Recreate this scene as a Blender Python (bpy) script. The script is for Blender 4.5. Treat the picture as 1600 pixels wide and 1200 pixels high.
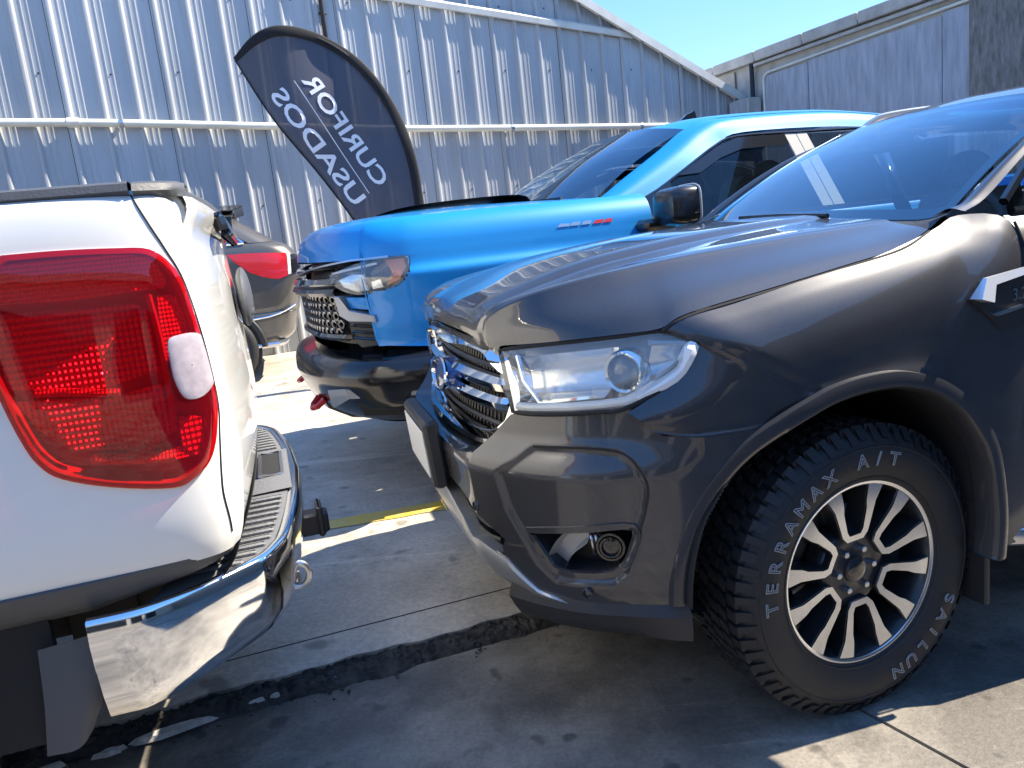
import bpy, math, random
from mathutils import Vector, Matrix
for o in list(bpy.data.objects): bpy.data.objects.remove(o)
SC = bpy.context.scene
COL = SC.collection
rnd = random.Random(7)
R = math.radians
# ------------------------------------------------------------------ camera
CAM_H, PITCH, ROLL, FPX = 1.314, R(10.5), R(6.3), 1200.0
cd = bpy.data.cameras.new('camera'); cam = bpy.data.objects.new('camera', cd); COL.objects.link(cam)
cd.sensor_fit = 'HORIZONTAL'; cd.sensor_width = 36; cd.lens = 36 * FPX / 1600; cd.clip_start = .05; cd.clip_end = 3000
_F = Vector((0, math.cos(PITCH), -math.sin(PITCH))); _U = Vector((0, math.sin(PITCH), math.cos(PITCH))); _X = Vector((1, 0, 0))
_Rt = _X * math.cos(ROLL) - _U * math.sin(ROLL); _Up = _U * math.cos(ROLL) + _X * math.sin(ROLL)
cam.matrix_world = Matrix(((_Rt.x, _Up.x, -_F.x, 0), (_Rt.y, _Up.y, -_F.y, 0), (_Rt.z, _Up.z, -_F.z, CAM_H), (0, 0, 0, 1)))
SC.camera = cam
# ------------------------------------------------------------------ sky, sun, exposure
SUN_TRAVEL, SUN_EL = R(193.5), R(47)          # direction the light travels over the ground, height of the sun
w = bpy.data.worlds.new('World'); SC.world = w; w.use_nodes = True
nt = w.node_tree; bg = nt.nodes['Background']
sky = nt.nodes.new('ShaderNodeTexSky'); sky.sky_type = 'NISHITA'; sky.sun_disc = False
sky.sun_elevation = SUN_EL
sx, sy = -math.cos(SUN_TRAVEL), -math.sin(SUN_TRAVEL)
sky.sun_rotation = math.atan2(sx, sy); sky.altitude = 500; sky.air_density = .75; sky.dust_density = 0; sky.ozone_density = 2
_gm = nt.nodes.new('ShaderNodeGamma'); _gm.inputs[1].default_value = .40; _hs = nt.nodes.new('ShaderNodeHueSaturation'); _hs.inputs['Hue'].default_value = .515; _hs.inputs['Saturation'].default_value = 2.15; _hs.inputs['Value'].default_value = 1.2   # evens out the glow towards the horizon: a clear, deep sky all round
nt.links.new(sky.outputs[0], _gm.inputs[0]); nt.links.new(_gm.outputs[0], _hs.inputs['Color']); nt.links.new(_hs.outputs[0], bg.inputs[0]); bg.inputs[1].default_value = .15
sl = bpy.data.lights.new('sun', 'SUN'); sl.energy = 2.5; sl.angle = R(.53); sl.color = (1, .89, .72)
so = bpy.data.objects.new('sun', sl); COL.objects.link(so)
so.rotation_euler = Vector((math.cos(SUN_TRAVEL) * math.cos(SUN_EL), math.sin(SUN_TRAVEL) * math.cos(SUN_EL), -math.sin(SUN_EL))).to_track_quat('-Z', 'Y').to_euler()
SC.view_settings.view_transform = 'Standard'; SC.view_settings.look = 'None'; SC.view_settings.gamma = 1; SC.view_settings.exposure = 2.35
SC.render.engine = 'CYCLES'
SC.cycles.max_bounces = 10; SC.cycles.transparent_max_bounces = 16; SC.cycles.glossy_bounces = 5

# ------------------------------------------------------------------ materials
def new_mat(name):
    m = bpy.data.materials.new(name); m.use_nodes = True
    return m, m.node_tree, m.node_tree.nodes['Principled BSDF']
def mat(name, col, rough=.5, metal=0., coat=0., coat_r=.03, spec=.5, noise=0., nscale=8., bump=0., bscale=60., stretch=(1, 1, 1), rvar=0., col2=None, emit=None, detail=6, sheen=0.):
    m, t, b = new_mat(name); L = t.links.new; N = t.nodes.new
    b.inputs['Base Color'].default_value = (*col, 1); b.inputs['Roughness'].default_value = rough
    b.inputs['Metallic'].default_value = metal; b.inputs['Coat Weight'].default_value = coat; b.inputs['Coat Roughness'].default_value = coat_r
    b.inputs['Specular IOR Level'].default_value = spec
    if sheen: b.inputs['Sheen Weight'].default_value = sheen
    if noise or bump or rvar:
        tc = N('ShaderNodeTexCoord'); mp = N('ShaderNodeMapping'); mp.inputs['Scale'].default_value = stretch
        L(tc.outputs['Object'], mp.inputs['Vector'])
        if noise or rvar:
            n = N('ShaderNodeTexNoise'); n.inputs['Scale'].default_value = nscale; n.inputs['Detail'].default_value = detail; n.inputs['Roughness'].default_value = .62
            L(mp.outputs[0], n.inputs['Vector'])
        if noise:
            r = N('ShaderNodeValToRGB'); c2 = col2 or tuple(min(1, c * (1 + noise)) for c in col); c1 = tuple(c * (1 - noise) for c in col) if not col2 else col
            r.color_ramp.elements[0].position = .32; r.color_ramp.elements[1].position = .68
            r.color_ramp.elements[0].color = (*c1, 1); r.color_ramp.elements[1].color = (*c2, 1)
            L(n.outputs[0], r.inputs[0]); L(r.outputs[0], b.inputs['Base Color'])
        if rvar:
            mr = N('ShaderNodeMapRange'); mr.inputs[3].default_value = max(0, rough - rvar); mr.inputs[4].default_value = min(1, rough + rvar)
            mr.inputs[1].default_value = .3; mr.inputs[2].default_value = .7
            L(n.outputs[0], mr.inputs[0]); L(mr.outputs[0], b.inputs['Roughness'])
        if bump:
            n2 = N('ShaderNodeTexNoise'); n2.inputs['Scale'].default_value = bscale; n2.inputs['Detail'].default_value = 5
            L(mp.outputs[0], n2.inputs['Vector']); bp_ = N('ShaderNodeBump'); bp_.inputs['Strength'].default_value = bump; bp_.inputs['Distance'].default_value = .01
            L(n2.outputs[0], bp_.inputs['Height']); L(bp_.outputs[0], b.inputs['Normal'])
    if emit:
        b.inputs['Emission Color'].default_value = (*emit[0], 1); b.inputs['Emission Strength'].default_value = emit[1]
    return m
def glass(name, tint=(.9, .95, .95), rough=.0, r0=.045, gcol=(1, 1, 1), body=None, bodymix=0.):
    """thin pane: tinted see-through with a mirror layer that grows towards grazing angles"""
    m = bpy.data.materials.new(name); m.use_nodes = True; t = m.node_tree; t.nodes.clear(); N = t.nodes.new; L = t.links.new
    o = N('ShaderNodeOutputMaterial'); mx = N('ShaderNodeMixShader'); tr = N('ShaderNodeBsdfTransparent'); gl = N('ShaderNodeBsdfGlossy'); lw = N('ShaderNodeLayerWeight'); lw.inputs[0].default_value = .5
    pw = N('ShaderNodeMath'); pw.operation = 'POWER'; pw.inputs[1].default_value = 4.0; ma = N('ShaderNodeMath'); ma.operation = 'MULTIPLY_ADD'; ma.inputs[1].default_value = 1 - r0; ma.inputs[2].default_value = r0; ma.use_clamp = True
    tr.inputs[0].default_value = (*tint, 1); gl.inputs['Roughness'].default_value = rough; gl.inputs[0].default_value = (*gcol, 1)
    L(lw.outputs['Facing'], pw.inputs[0]); L(pw.outputs[0], ma.inputs[0]); L(ma.outputs[0], mx.inputs[0]); L(gl.outputs[0], mx.inputs[2]); L(mx.outputs[0], o.inputs[0])
    if body:
        m2 = N('ShaderNodeMixShader'); m2.inputs[0].default_value = bodymix; d = N('ShaderNodeBsdfDiffuse'); d.inputs[0].default_value = (*body, 1); tl = N('ShaderNodeBsdfTranslucent'); tl.inputs[0].default_value = (*body, 1)
        m3 = N('ShaderNodeMixShader'); m3.inputs[0].default_value = .4; L(d.outputs[0], m3.inputs[1]); L(tl.outputs[0], m3.inputs[2])
        L(tr.outputs[0], m2.inputs[1]); L(m3.outputs[0], m2.inputs[2]); L(m2.outputs[0], mx.inputs[1])
    else: L(tr.outputs[0], mx.inputs[1])
    return m
def paint(name, col, metal=.0, rough=.4, flake=0., dirt=.0, coat=1.):
    m, t, b = new_mat(name); L = t.links.new; N = t.nodes.new
    b.inputs['Base Color'].default_value = (*col, 1); b.inputs['Metallic'].default_value = metal; b.inputs['Roughness'].default_value = rough
    b.inputs['Coat Weight'].default_value = coat; b.inputs['Coat Roughness'].default_value = .025; b.inputs['Coat IOR'].default_value = 1.5
    tc = N('ShaderNodeTexCoord'); n = N('ShaderNodeTexNoise'); n.inputs['Scale'].default_value = 2.2; n.inputs['Detail'].default_value = 7; n.inputs['Roughness'].default_value = .7
    L(tc.outputs['Object'], n.inputs['Vector'])
    mr = N('ShaderNodeMapRange'); mr.inputs[1].default_value = .4; mr.inputs[2].default_value = .75; mr.inputs[3].default_value = .02; mr.inputs[4].default_value = .02 + .12 * dirt
    L(n.outputs[0], mr.inputs[0]); L(mr.outputs[0], b.inputs['Coat Roughness'])
    if flake:
        v = N('ShaderNodeTexVoronoi'); v.inputs['Scale'].default_value = 900; L(tc.outputs['Object'], v.inputs['Vector'])
        mx = N('ShaderNodeMixRGB'); mx.blend_type = 'MULTIPLY'; mx.inputs[0].default_value = flake; mx.inputs[1].default_value = (*col, 1)
        L(v.outputs['Color'], mx.inputs[2]); L(mx.outputs[0], b.inputs['Base Color'])
    b2 = N('ShaderNodeBump'); b2.inputs['Strength'].default_value = .012; b2.inputs['Distance'].default_value = .01
    n3 = N('ShaderNodeTexNoise'); n3.inputs['Scale'].default_value = 5; L(tc.outputs['Object'], n3.inputs['Vector']); L(n3.outputs[0], b2.inputs['Height']); L(b2.outputs[0], b.inputs['Coat Normal'])
    return m

# ------------------------------------------------------------------ mesh helpers
def cr(P, n):
    """smooth curve through points, n steps per span"""
    P = [tuple(p) for p in P]; k = len(P[0])
    E = [tuple(2 * P[0][i] - P[1][i] for i in range(k))] + P + [tuple(2 * P[-1][i] - P[-2][i] for i in range(k))]
    Q = []
    for j in range(1, len(E) - 2):
        a, b, c, d = E[j - 1:j + 3]
        for s in range(n):
            t = s / n
            Q.append(tuple(.5 * (2 * b[i] + (c[i] - a[i]) * t + (2 * a[i] - 5 * b[i] + 4 * c[i] - d[i]) * t * t + (3 * b[i] - 3 * c[i] + d[i] - a[i]) * t ** 3) for i in range(k)))
    Q.append(P[-1]); return Q
def lerp_list(xs, ys, x):
    if x <= xs[0]: return ys[0]
    for i in range(len(xs) - 1):
        if x <= xs[i + 1]:
            t = (x - xs[i]) / (xs[i + 1] - xs[i]); return ys[i] + (ys[i + 1] - ys[i]) * t
    return ys[-1]
def smooth_f(xs, ys):
    n = len(xs)
    m = [(ys[min(i + 1, n - 1)] - ys[max(i - 1, 0)]) / (xs[min(i + 1, n - 1)] - xs[max(i - 1, 0)]) for i in range(n)]
    def f(x):
        if x <= xs[0]: return ys[0]
        if x >= xs[-1]: return ys[-1]
        for i in range(n - 1):
            if x <= xs[i + 1]:
                h = xs[i + 1] - xs[i]; t = (x - xs[i]) / h
                return (2 * t ** 3 - 3 * t * t + 1) * ys[i] + (t ** 3 - 2 * t * t + t) * h * m[i] + (-2 * t ** 3 + 3 * t * t) * ys[i + 1] + (t ** 3 - t * t) * h * m[i + 1]
    return f
def inside(p, poly):
    x, y = p; r = False; j = len(poly) - 1
    for i in range(len(poly)):
        xi, yi = poly[i]; xj, yj = poly[j]
        if (yi > y) != (yj > y) and x < (xj - xi) * (y - yi) / (yj - yi) + xi: r = not r
        j = i
    return r
def seg_dist(p, poly, closed=True):
    x, y = p; best = 1e9; n = len(poly)
    for i in range(n if closed else n - 1):
        ax, ay = poly[i]; bx, by = poly[(i + 1) % n]; dx, dy = bx - ax, by - ay
        t = max(0, min(1, ((x - ax) * dx + (y - ay) * dy) / (dx * dx + dy * dy + 1e-12)))
        best = min(best, math.hypot(x - ax - t * dx, y - ay - t * dy))
    return best
class MB:
    def __init__(s): s.v = []; s.f = []; s.pair = False
    def add(s, vs, fs):
        o = len(s.v); s.v += [tuple(p) for p in vs]; s.f += [tuple(i + o for i in f) for f in fs]; return s
    def grid(s, rows, keep=None, closed=False):
        nr, nc = len(rows), len(rows[0]); vs = [p for r in rows for p in r]; fs = []
        for i in range(nr - 1):
            for j in range(nc if closed else nc - 1):
                k = (j + 1) % nc
                if keep is None or keep(i, j): fs.append((i * nc + j, i * nc + k, (i + 1) * nc + k, (i + 1) * nc + j))
        return s.add(vs, fs)
    def surf(s, rows, nu=4, nv=4):
        dr = [cr(r, nv) for r in rows]; cols = list(zip(*dr)); dc = [cr(list(c), nu) for c in cols]
        return s.grid([list(r) for r in zip(*dc)])
    def box(s, c, d, rz=0, rx=0, ry=0, bev=0):
        x, y, z = d[0] / 2, d[1] / 2, d[2] / 2
        M = Matrix.Translation(c) @ Matrix.Rotation(rz, 4, 'Z') @ Matrix.Rotation(ry, 4, 'Y') @ Matrix.Rotation(rx, 4, 'X')
        b = min(bev, x * .9, y * .9, z * .9)
        if b <= 0:
            vs = [M @ Vector((i * x, j * y, k * z)) for i in (-1, 1) for j in (-1, 1) for k in (-1, 1)]
            return s.add(vs, [(0, 1, 3, 2), (4, 6, 7, 5), (0, 4, 5, 1), (2, 3, 7, 6), (0, 2, 6, 4), (1, 5, 7, 3)])
        vs = []; ring = lambda k, i: [M @ Vector(p) for p in ((-x + i, -y + i + b, k), (-x + i + b, -y + i, k), (x - i - b, -y + i, k), (x - i, -y + i + b, k), (x - i, y - i - b, k), (x - i - b, y - i, k), (-x + i + b, y - i, k), (-x + i, y - i - b, k))]
        rings = [ring(-z, b), ring(-z + b, 0), ring(z - b, 0), ring(z, b)]
        s.grid(rings, closed=True); o = len(s.v)
        s.add(rings[0], [tuple(range(7, -1, -1))]); s.add(rings[3], [tuple(range(8))]); return s
    def prism(s, poly, d0, d1, fn):
        """poly of 2D points between depths d0,d1; fn maps (a,b,d)->xyz"""
        n = len(poly); A = [fn(a, b, d0) for a, b in poly]; B = [fn(a, b, d1) for a, b in poly]
        s.add(A + B, [tuple(range(n)), tuple(range(2 * n - 1, n - 1, -1))] + [(i, i + n, (i + 1) % n + n, (i + 1) % n) for i in range(n)]); return s
    def tube(s, path, r, n=8, closed=False, caps=True, flat=None):
        P = [Vector(p) for p in path]; rings = []; up = Vector((0, 0, 1)); prev = None
        for i, p in enumerate(P):
            a = P[i - 1] if (i > 0 or closed) else P[i]; b = P[(i + 1) % len(P)] if (i < len(P) - 1 or closed) else P[i]
            t = (b - a).normalized()
            if prev is None:
                n1 = t.cross(up);
                if n1.length < 1e-3: n1 = t.cross(Vector((1, 0, 0)))
                n1.normalize()
            else:
                n1 = (prev - t * prev.dot(t)); n1 = n1.normalized() if n1.length > 1e-6 else prev
            prev = n1; n2 = t.cross(n1); rr = r[i] if isinstance(r, (list, tuple)) else r
            fx, fy = flat or (1, 1)
            rings.append([p + n1 * (rr * fx * math.cos(2 * math.pi * k / n)) + n2 * (rr * fy * math.sin(2 * math.pi * k / n)) for k in range(n)])
        if closed: rings.append(rings[0])
        s.grid(rings, closed=True)
        if caps and not closed:
            s.add(rings[0], [tuple(range(n))]); s.add(rings[-1], [tuple(range(n - 1, -1, -1))])
        return s
    def lathe(s, prof, n, fn):
        """prof: (radius, depth) ; fn(r,angle,depth)->xyz"""
        rows = [[fn(r, 2 * math.pi * k / n, d) for k in range(n)] for r, d in prof]
        return s.grid(rows, closed=True)
    def ribbon(s, left, right):
        return s.grid([left, right])
    def mirror_y(s):
        if s.v and min(abs(p[1]) for p in s.v) > 2e-3: s.pair = True; return s      # two separate pieces: obj() makes two objects
        n = len(s.v); s.v += [(p[0], -p[1], p[2]) for p in s.v]; s.f += [tuple(i + n for i in reversed(f)) for f in s.f]; return s
    def ball(s, c, r, nu=10, nv=16, sc=(1, 1, 1)):
        rows = [[(c[0] + sc[0] * r * math.sin(math.pi * i / nu) * math.cos(2 * math.pi * j / nv), c[1] + sc[1] * r * math.sin(math.pi * i / nu) * math.sin(2 * math.pi * j / nv), c[2] + sc[2] * r * math.cos(math.pi * i / nu)) for j in range(nv)] for i in range(nu + 1)]
        return s.grid(rows, closed=True)
def mesh_of(name, mb, smooth=True, weld=True, angle=35):
    me = bpy.data.meshes.new(name); me.from_pydata(mb.v, [], mb.f)
    if weld:
        import bmesh
        bm = bmesh.new(); bm.from_mesh(me); bmesh.ops.remove_doubles(bm, verts=bm.verts, dist=1e-5)
        bmesh.ops.recalc_face_normals(bm, faces=bm.faces)
        if smooth:
            a = R(angle)
            for e in bm.edges: e.smooth = not (len(e.link_faces) == 2 and e.calc_face_angle(0) > a)
        bm.to_mesh(me); bm.free()
    if smooth: me.polygons.foreach_set('use_smooth', [True] * len(me.polygons))
    me.update(); return me
def obj(name, mb, m, parent=None, smooth=True, solid=0, label=None, cat=None, group=None, kind=None, loc=None, angle=35):
    if isinstance(mb, MB) and mb.pair:
        tw = MB(); tw.v = [(p[0], -p[1], p[2]) for p in mb.v]; tw.f = [tuple(reversed(f)) for f in mb.f]; mb.pair = False
        obj(name, tw, m, parent, smooth, solid, label, cat, group, kind, loc, angle)
    me = mb if isinstance(mb, bpy.types.Mesh) else mesh_of(name, mb, smooth, angle=angle)
    if m is not None: me.materials.clear(); me.materials.append(m)
    o = bpy.data.objects.new(name, me); COL.objects.link(o)
    if parent is not None: o.parent = parent
    if loc: o.location = loc
    if solid:
        md = o.modifiers.new('thickness', 'SOLIDIFY'); md.thickness = solid; md.offset = -1 if solid > 0 else 1
    if label: o['label'] = label
    if cat: o['category'] = cat
    if group: o['group'] = group
    if kind: o['kind'] = kind
    return o
def thing(name, label, cat, loc=(0, 0, 0), rz=0, group=None):
    o = bpy.data.objects.new(name, None); COL.objects.link(o); o.location = loc; o.rotation_euler = (0, 0, rz); o.empty_display_size = .1
    o['label'] = label; o['category'] = cat
    if group: o['group'] = group
    return o
def text_mesh(s, size, depth=.001, outline=0, bold=0, shear=0):
    c = bpy.data.curves.new('lettering', 'FONT'); c.body = s; c.size = size; c.align_x = 'CENTER'; c.align_y = 'CENTER'; c.extrude = depth; c.shear = shear; c.resolution_u = 3
    if outline: c.fill_mode = 'NONE' if hasattr(c, 'fill_mode') else c.fill_mode; c.extrude = 0; c.bevel_depth = outline; c.bevel_resolution = 0
    if bold: c.offset = bold
    o = bpy.data.objects.new('lettering', c); COL.objects.link(o)
    dg = bpy.context.evaluated_depsgraph_get(); me = bpy.data.meshes.new_from_object(o.evaluated_get(dg)); bpy.data.objects.remove(o); bpy.data.curves.remove(c)
    return me
# ================================================================== MATERIALS OF THE SETTING
def concrete(name, c1, c2, stain=(.09, .085, .08), warm=None, bump=.4, rough=.75, sc=1.0):
    m, t, b = new_mat(name); L = t.links.new; N = t.nodes.new
    tc = N('ShaderNodeTexCoord')
    def noise(s, d=8, r=.65, st=(1, 1, 1)):
        mp = N('ShaderNodeMapping'); mp.inputs['Scale'].default_value = st; L(tc.outputs['Object'], mp.inputs[0])
        n = N('ShaderNodeTexNoise'); n.inputs['Scale'].default_value = s * sc; n.inputs['Detail'].default_value = d; n.inputs['Roughness'].default_value = r; L(mp.outputs[0], n.inputs['Vector']); return n.outputs[0]
    def ramp(v, a, bb, ca, cb):
        r = N('ShaderNodeValToRGB'); r.color_ramp.elements[0].position = a; r.color_ramp.elements[1].position = bb; r.color_ramp.elements[0].color = (*ca, 1); r.color_ramp.elements[1].color = (*cb, 1); L(v, r.inputs[0]); return r.outputs[0]
    def mix(f, a, bb, mode='MIX'):
        x = N('ShaderNodeMixRGB'); x.blend_type = mode
        for i, q in enumerate((f, a, bb)):
            if isinstance(q, (int, float)): x.inputs[i].default_value = q
            elif isinstance(q, tuple): x.inputs[i].default_value = (*q, 1)
            else: L(q, x.inputs[i])
        return x.outputs[0]
    base = ramp(noise(1.6), .40, .62, c1, c2)
    base = mix(ramp(noise(.9, 8, .75), .48, .62, (0, 0, 0), (.9, .9, .9)), base, stain)
    base = mix(ramp(noise(34, 3, .6), .3, .62, (.68, .68, .68), (1.08, 1.08, 1.08)), base, (1, 1, 1), 'MIX') if False else mix(.55, base, ramp(noise(55, 4, .7), .32, .66, (.45, .45, .45), (1, 1, 1)), 'MULTIPLY')
    base = mix(ramp(noise(7, 5, .75, (1, 6, 1)), .62, .72, (0, 0, 0), (.5, .5, .5)), base, stain)
    base = mix(ramp(noise(6.5, 2, .4), .66, .72, (0, 0, 0), (.65, .65, .65)), base, tuple(q * .45 for q in stain))
    base = mix(ramp(noise(2.3, 9, .8, (.25, 3, 1)), .58, .66, (0, 0, 0), (.4, .4, .4)), base, tuple(min(.9, q * 1.35) for q in c2))
    L(base, b.inputs['Base Color'])
    mr = N('ShaderNodeMapRange'); mr.inputs[3].default_value = rough - .22; mr.inputs[4].default_value = rough + .12; L(noise(1.1, 7), mr.inputs[0]); L(mr.outputs[0], b.inputs['Roughness'])
    bp_ = N('ShaderNodeBump'); bp_.inputs['Strength'].default_value = bump; bp_.inputs['Distance'].default_value = .006; L(noise(40, 8, .7), bp_.inputs['Height']); L(bp_.outputs[0], b.inputs['Normal'])
    return m
M_SLAB = concrete('slab_concrete', (.50, .455, .385), (.68, .62, .53), (.33, .305, .265), rough=.62)
M_YARD = concrete('yard_concrete', (.17, .155, .135), (.34, .31, .265), (.09, .084, .077), rough=.5, sc=1.3)
M_ASPH = mat('crumbled_asphalt', (.014, .014, .015), .85, noise=.6, nscale=22, bump=.9, bscale=60, col2=(.085, .08, .072), detail=9)
M_YELLOW = mat('yellow_road_paint', (.74, .47, .03), .6, noise=.35, nscale=9, bump=.2, col2=(.66, .52, .22), detail=9)
M_WHITEPATCH = mat('dried_cement', (.55, .54, .5), .9, noise=.3, nscale=25, bump=.5)
M_CLAD = mat('painted_steel_cladding', (.42, .44, .46), .42, metal=.2, noise=.10, nscale=3, stretch=(1, 1, .15), rvar=.08, spec=.5)
def _vary(m):
    t = m.node_tree; b = t.nodes['Principled BSDF']; lk = b.inputs['Base Color'].links[0].from_socket; oi = t.nodes.new('ShaderNodeObjectInfo'); mr = t.nodes.new('ShaderNodeMapRange'); mr.inputs[3].default_value = .88; mr.inputs[4].default_value = 1.08
    t.links.new(oi.outputs['Random'], mr.inputs[0]); mx = t.nodes.new('ShaderNodeMixRGB'); mx.blend_type = 'MULTIPLY'; mx.inputs[0].default_value = 1; t.links.new(lk, mx.inputs[1]); t.links.new(mr.outputs[0], mx.inputs[2])
    tc = t.nodes.new('ShaderNodeTexCoord'); mp = t.nodes.new('ShaderNodeMapping'); mp.inputs['Scale'].default_value = (14, 1, .5); n = t.nodes.new('ShaderNodeTexNoise'); n.inputs['Scale'].default_value = 2; n.inputs['Detail'].default_value = 8
    r = t.nodes.new('ShaderNodeValToRGB'); r.color_ramp.elements[0].position = .60; r.color_ramp.elements[1].position = .78; r.color_ramp.elements[0].color = (0, 0, 0, 1); r.color_ramp.elements[1].color = (.45, .45, .45, 1)
    t.links.new(tc.outputs['Object'], mp.inputs[0]); t.links.new(mp.outputs[0], n.inputs['Vector']); t.links.new(n.outputs[0], r.inputs[0]); m3 = t.nodes.new('ShaderNodeMixRGB'); m3.inputs[2].default_value = (.20, .18, .16, 1); t.links.new(r.outputs[0], m3.inputs[0]); t.links.new(mx.outputs[0], m3.inputs[1]); t.links.new(m3.outputs[0], b.inputs['Base Color'])
_vary(M_CLAD)
M_CLAD2 = mat('steel_flashing', (.62, .62, .58), .5, metal=.2, noise=.1, nscale=5)
M_SEAM = mat('dark_joint', (.03, .03, .035), .8)
M_PIPE = mat('cream_pipe_paint', (.66, .66, .58), .4, noise=.12, nscale=9, stretch=(.3, 1, 1))
M_PLASTER = mat('grey_painted_plaster', (.36, .38, .42), .85, noise=.22, nscale=6, stretch=(1, 2.6, .35), bump=.35, bscale=28, detail=10)
M_RAWWALL = mat('raw_grey_render', (.20, .185, .17), .95, noise=.4, nscale=10, stretch=(1, 2, .5), bump=.8, bscale=22, detail=10)
M_PARAPET = mat('weathered_parapet', (.42, .40, .36), .85, noise=.2, nscale=4, bump=.3)
M_TAN = mat('tan_sheet', (.42, .37, .30), .7, noise=.15, nscale=4)
M_BEIGE = mat('beige_stucco', (.62, .54, .43), .85, noise=.1, nscale=3, bump=.2)
M_DKGLASS = mat('shop_glass', (.02, .025, .03), .08, spec=.7)
M_BLACKPL = mat('black_plastic', (.022, .022, .024), .48, bump=.12, bscale=220)
M_GLOSSBLK = mat('gloss_black', (.008, .008, .009), .12, coat=1)
M_CHROME = mat('chrome', (.86, .87, .88), .06, metal=1., rvar=.03, nscale=6)
M_SATIN = mat('satin_metal', (.62, .62, .63), .28, metal=1., noise=.05, nscale=30)
M_RUBBER = mat('tyre_rubber', (.016, .016, .017), .62, noise=.25, nscale=20, bump=.15, bscale=150, rvar=.08)
M_DARKIN = mat('dark_cavity', (.012, .012, .013), .8)
M_WHITETXT = mat('white_print', (.8, .8, .82), .6)

# ================================================================== GROUND
KO, KD, KN = Vector((-1.47, 2.0, 0)), Vector((.949, .315, 0)), Vector((-.315, .949, 0))
def kpt(s, n, z): p = KO + KD * s + KN * n; return (p.x, p.y, z)
def slab_z(n): return .045 + .03 * max(0, n)
g = MB()                                          # lower yard: sheets of cast concrete divided by open joints
JS = 1.98                                         # where the cross joint meets the kerb
def yard_piece(s0, s1, n0, n1, z=0.):
    return MB().grid([[kpt(s0 + (s1 - s0) * i / 6, n0 + (n1 - n0) * j / 6, z) for i in range(7)] for j in range(7)])
obj('ground', MB().grid([[(x, y, -.02) for x in (-900, -30, 30, 900)] for y in (-900, -30, 40, 900)]), M_YARD, kind='structure')
# joint runs from the kerb towards the camera, a little askew
yard = bpy.data.objects.new('yard_paving', None); COL.objects.link(yard); yard['kind'] = 'structure'
def panel(s0, s1, n0, n1, sk=.16):
    a = lambda s, n: kpt(s - sk * n, n, 0)
    m = MB().grid([[a(s0 + (s1 - s0) * i / 4, n0 + (n1 - n0) * j / 4) for i in range(5)] for j in range(5)])
    b = [a(s0, n0), a(s1, n0), a(s1, n1), a(s0, n1)]
    m.add(b + [(x, y, -.06) for x, y, z in b], [(0, 1, 5, 4), (1, 2, 6, 5), (2, 3, 7, 6), (3, 0, 4, 7)])
    return obj('concrete_panel', m, M_YARD, yard, smooth=False)
for i in range(-3, 4):
    for j in range(4):
        panel(JS + i * 3.4 + .006, JS + (i + 1) * 3.4 - .006, -.05 - (j + 1) * 3.2 + .006, -.05 - j * 3.2 - .006)
slab = bpy.data.objects.new('raised_slab', None); COL.objects.link(slab); slab['kind'] = 'structure'
_je = [random.Random(11).gauss(0, 1) for _ in range(6000)]
def edge_n(s):
    k = int((s + 8) / .02 + .5) + 40
    return .045 + .010 * math.sin(s * 3.1) + .007 * math.sin(s * 13.7 + 1) + .005 * math.sin(s * 41 + 2) + .004 * _je[k] + .008 * (_je[3000 + k // 4] if _je[3000 + k // 4] > .6 else 0)
m = MB(); ss = [-8 + i * .02 for i in range(0, 1000)]
rows = [[kpt(s, edge_n(s) + d, z) for s in ss] for d, z in ((.012, -.02), (.006, .02), (0, .036), (.012, .0445), (.03, slab_z(.06)), (.19 - .05, slab_z(.2)))]
rows[-1] = [kpt(s, .205, slab_z(.205)) for s in ss]
obj('kerb_strip', m.grid(rows), M_SLAB, slab, angle=60)
def slabpanel(s0, s1, n0, n1):
    m = MB().grid([[kpt(s0 + (s1 - s0) * i / 4, n0 + (n1 - n0) * j / 4, slab_z(n0 + (n1 - n0) * j / 4)) for i in range(5)] for j in range(5)])
    return obj('concrete_panel', m, M_SLAB, slab, smooth=False)
for i in range(-4, 7):
    for n0, n1 in ((.213, 3.6), (3.608, 7.2), (7.208, 14)):
        slabpanel(-1.7 + i * 3.6 + .004, -1.7 + (i + 1) * 3.6 - .004, n0, n1)
obj('slab_bed', MB().grid([[kpt(s, n, slab_z(n) - .03) for s in (-20, 24)] for n in (.19, 3.6, 7.2, 16)]), M_SEAM, slab)
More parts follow.
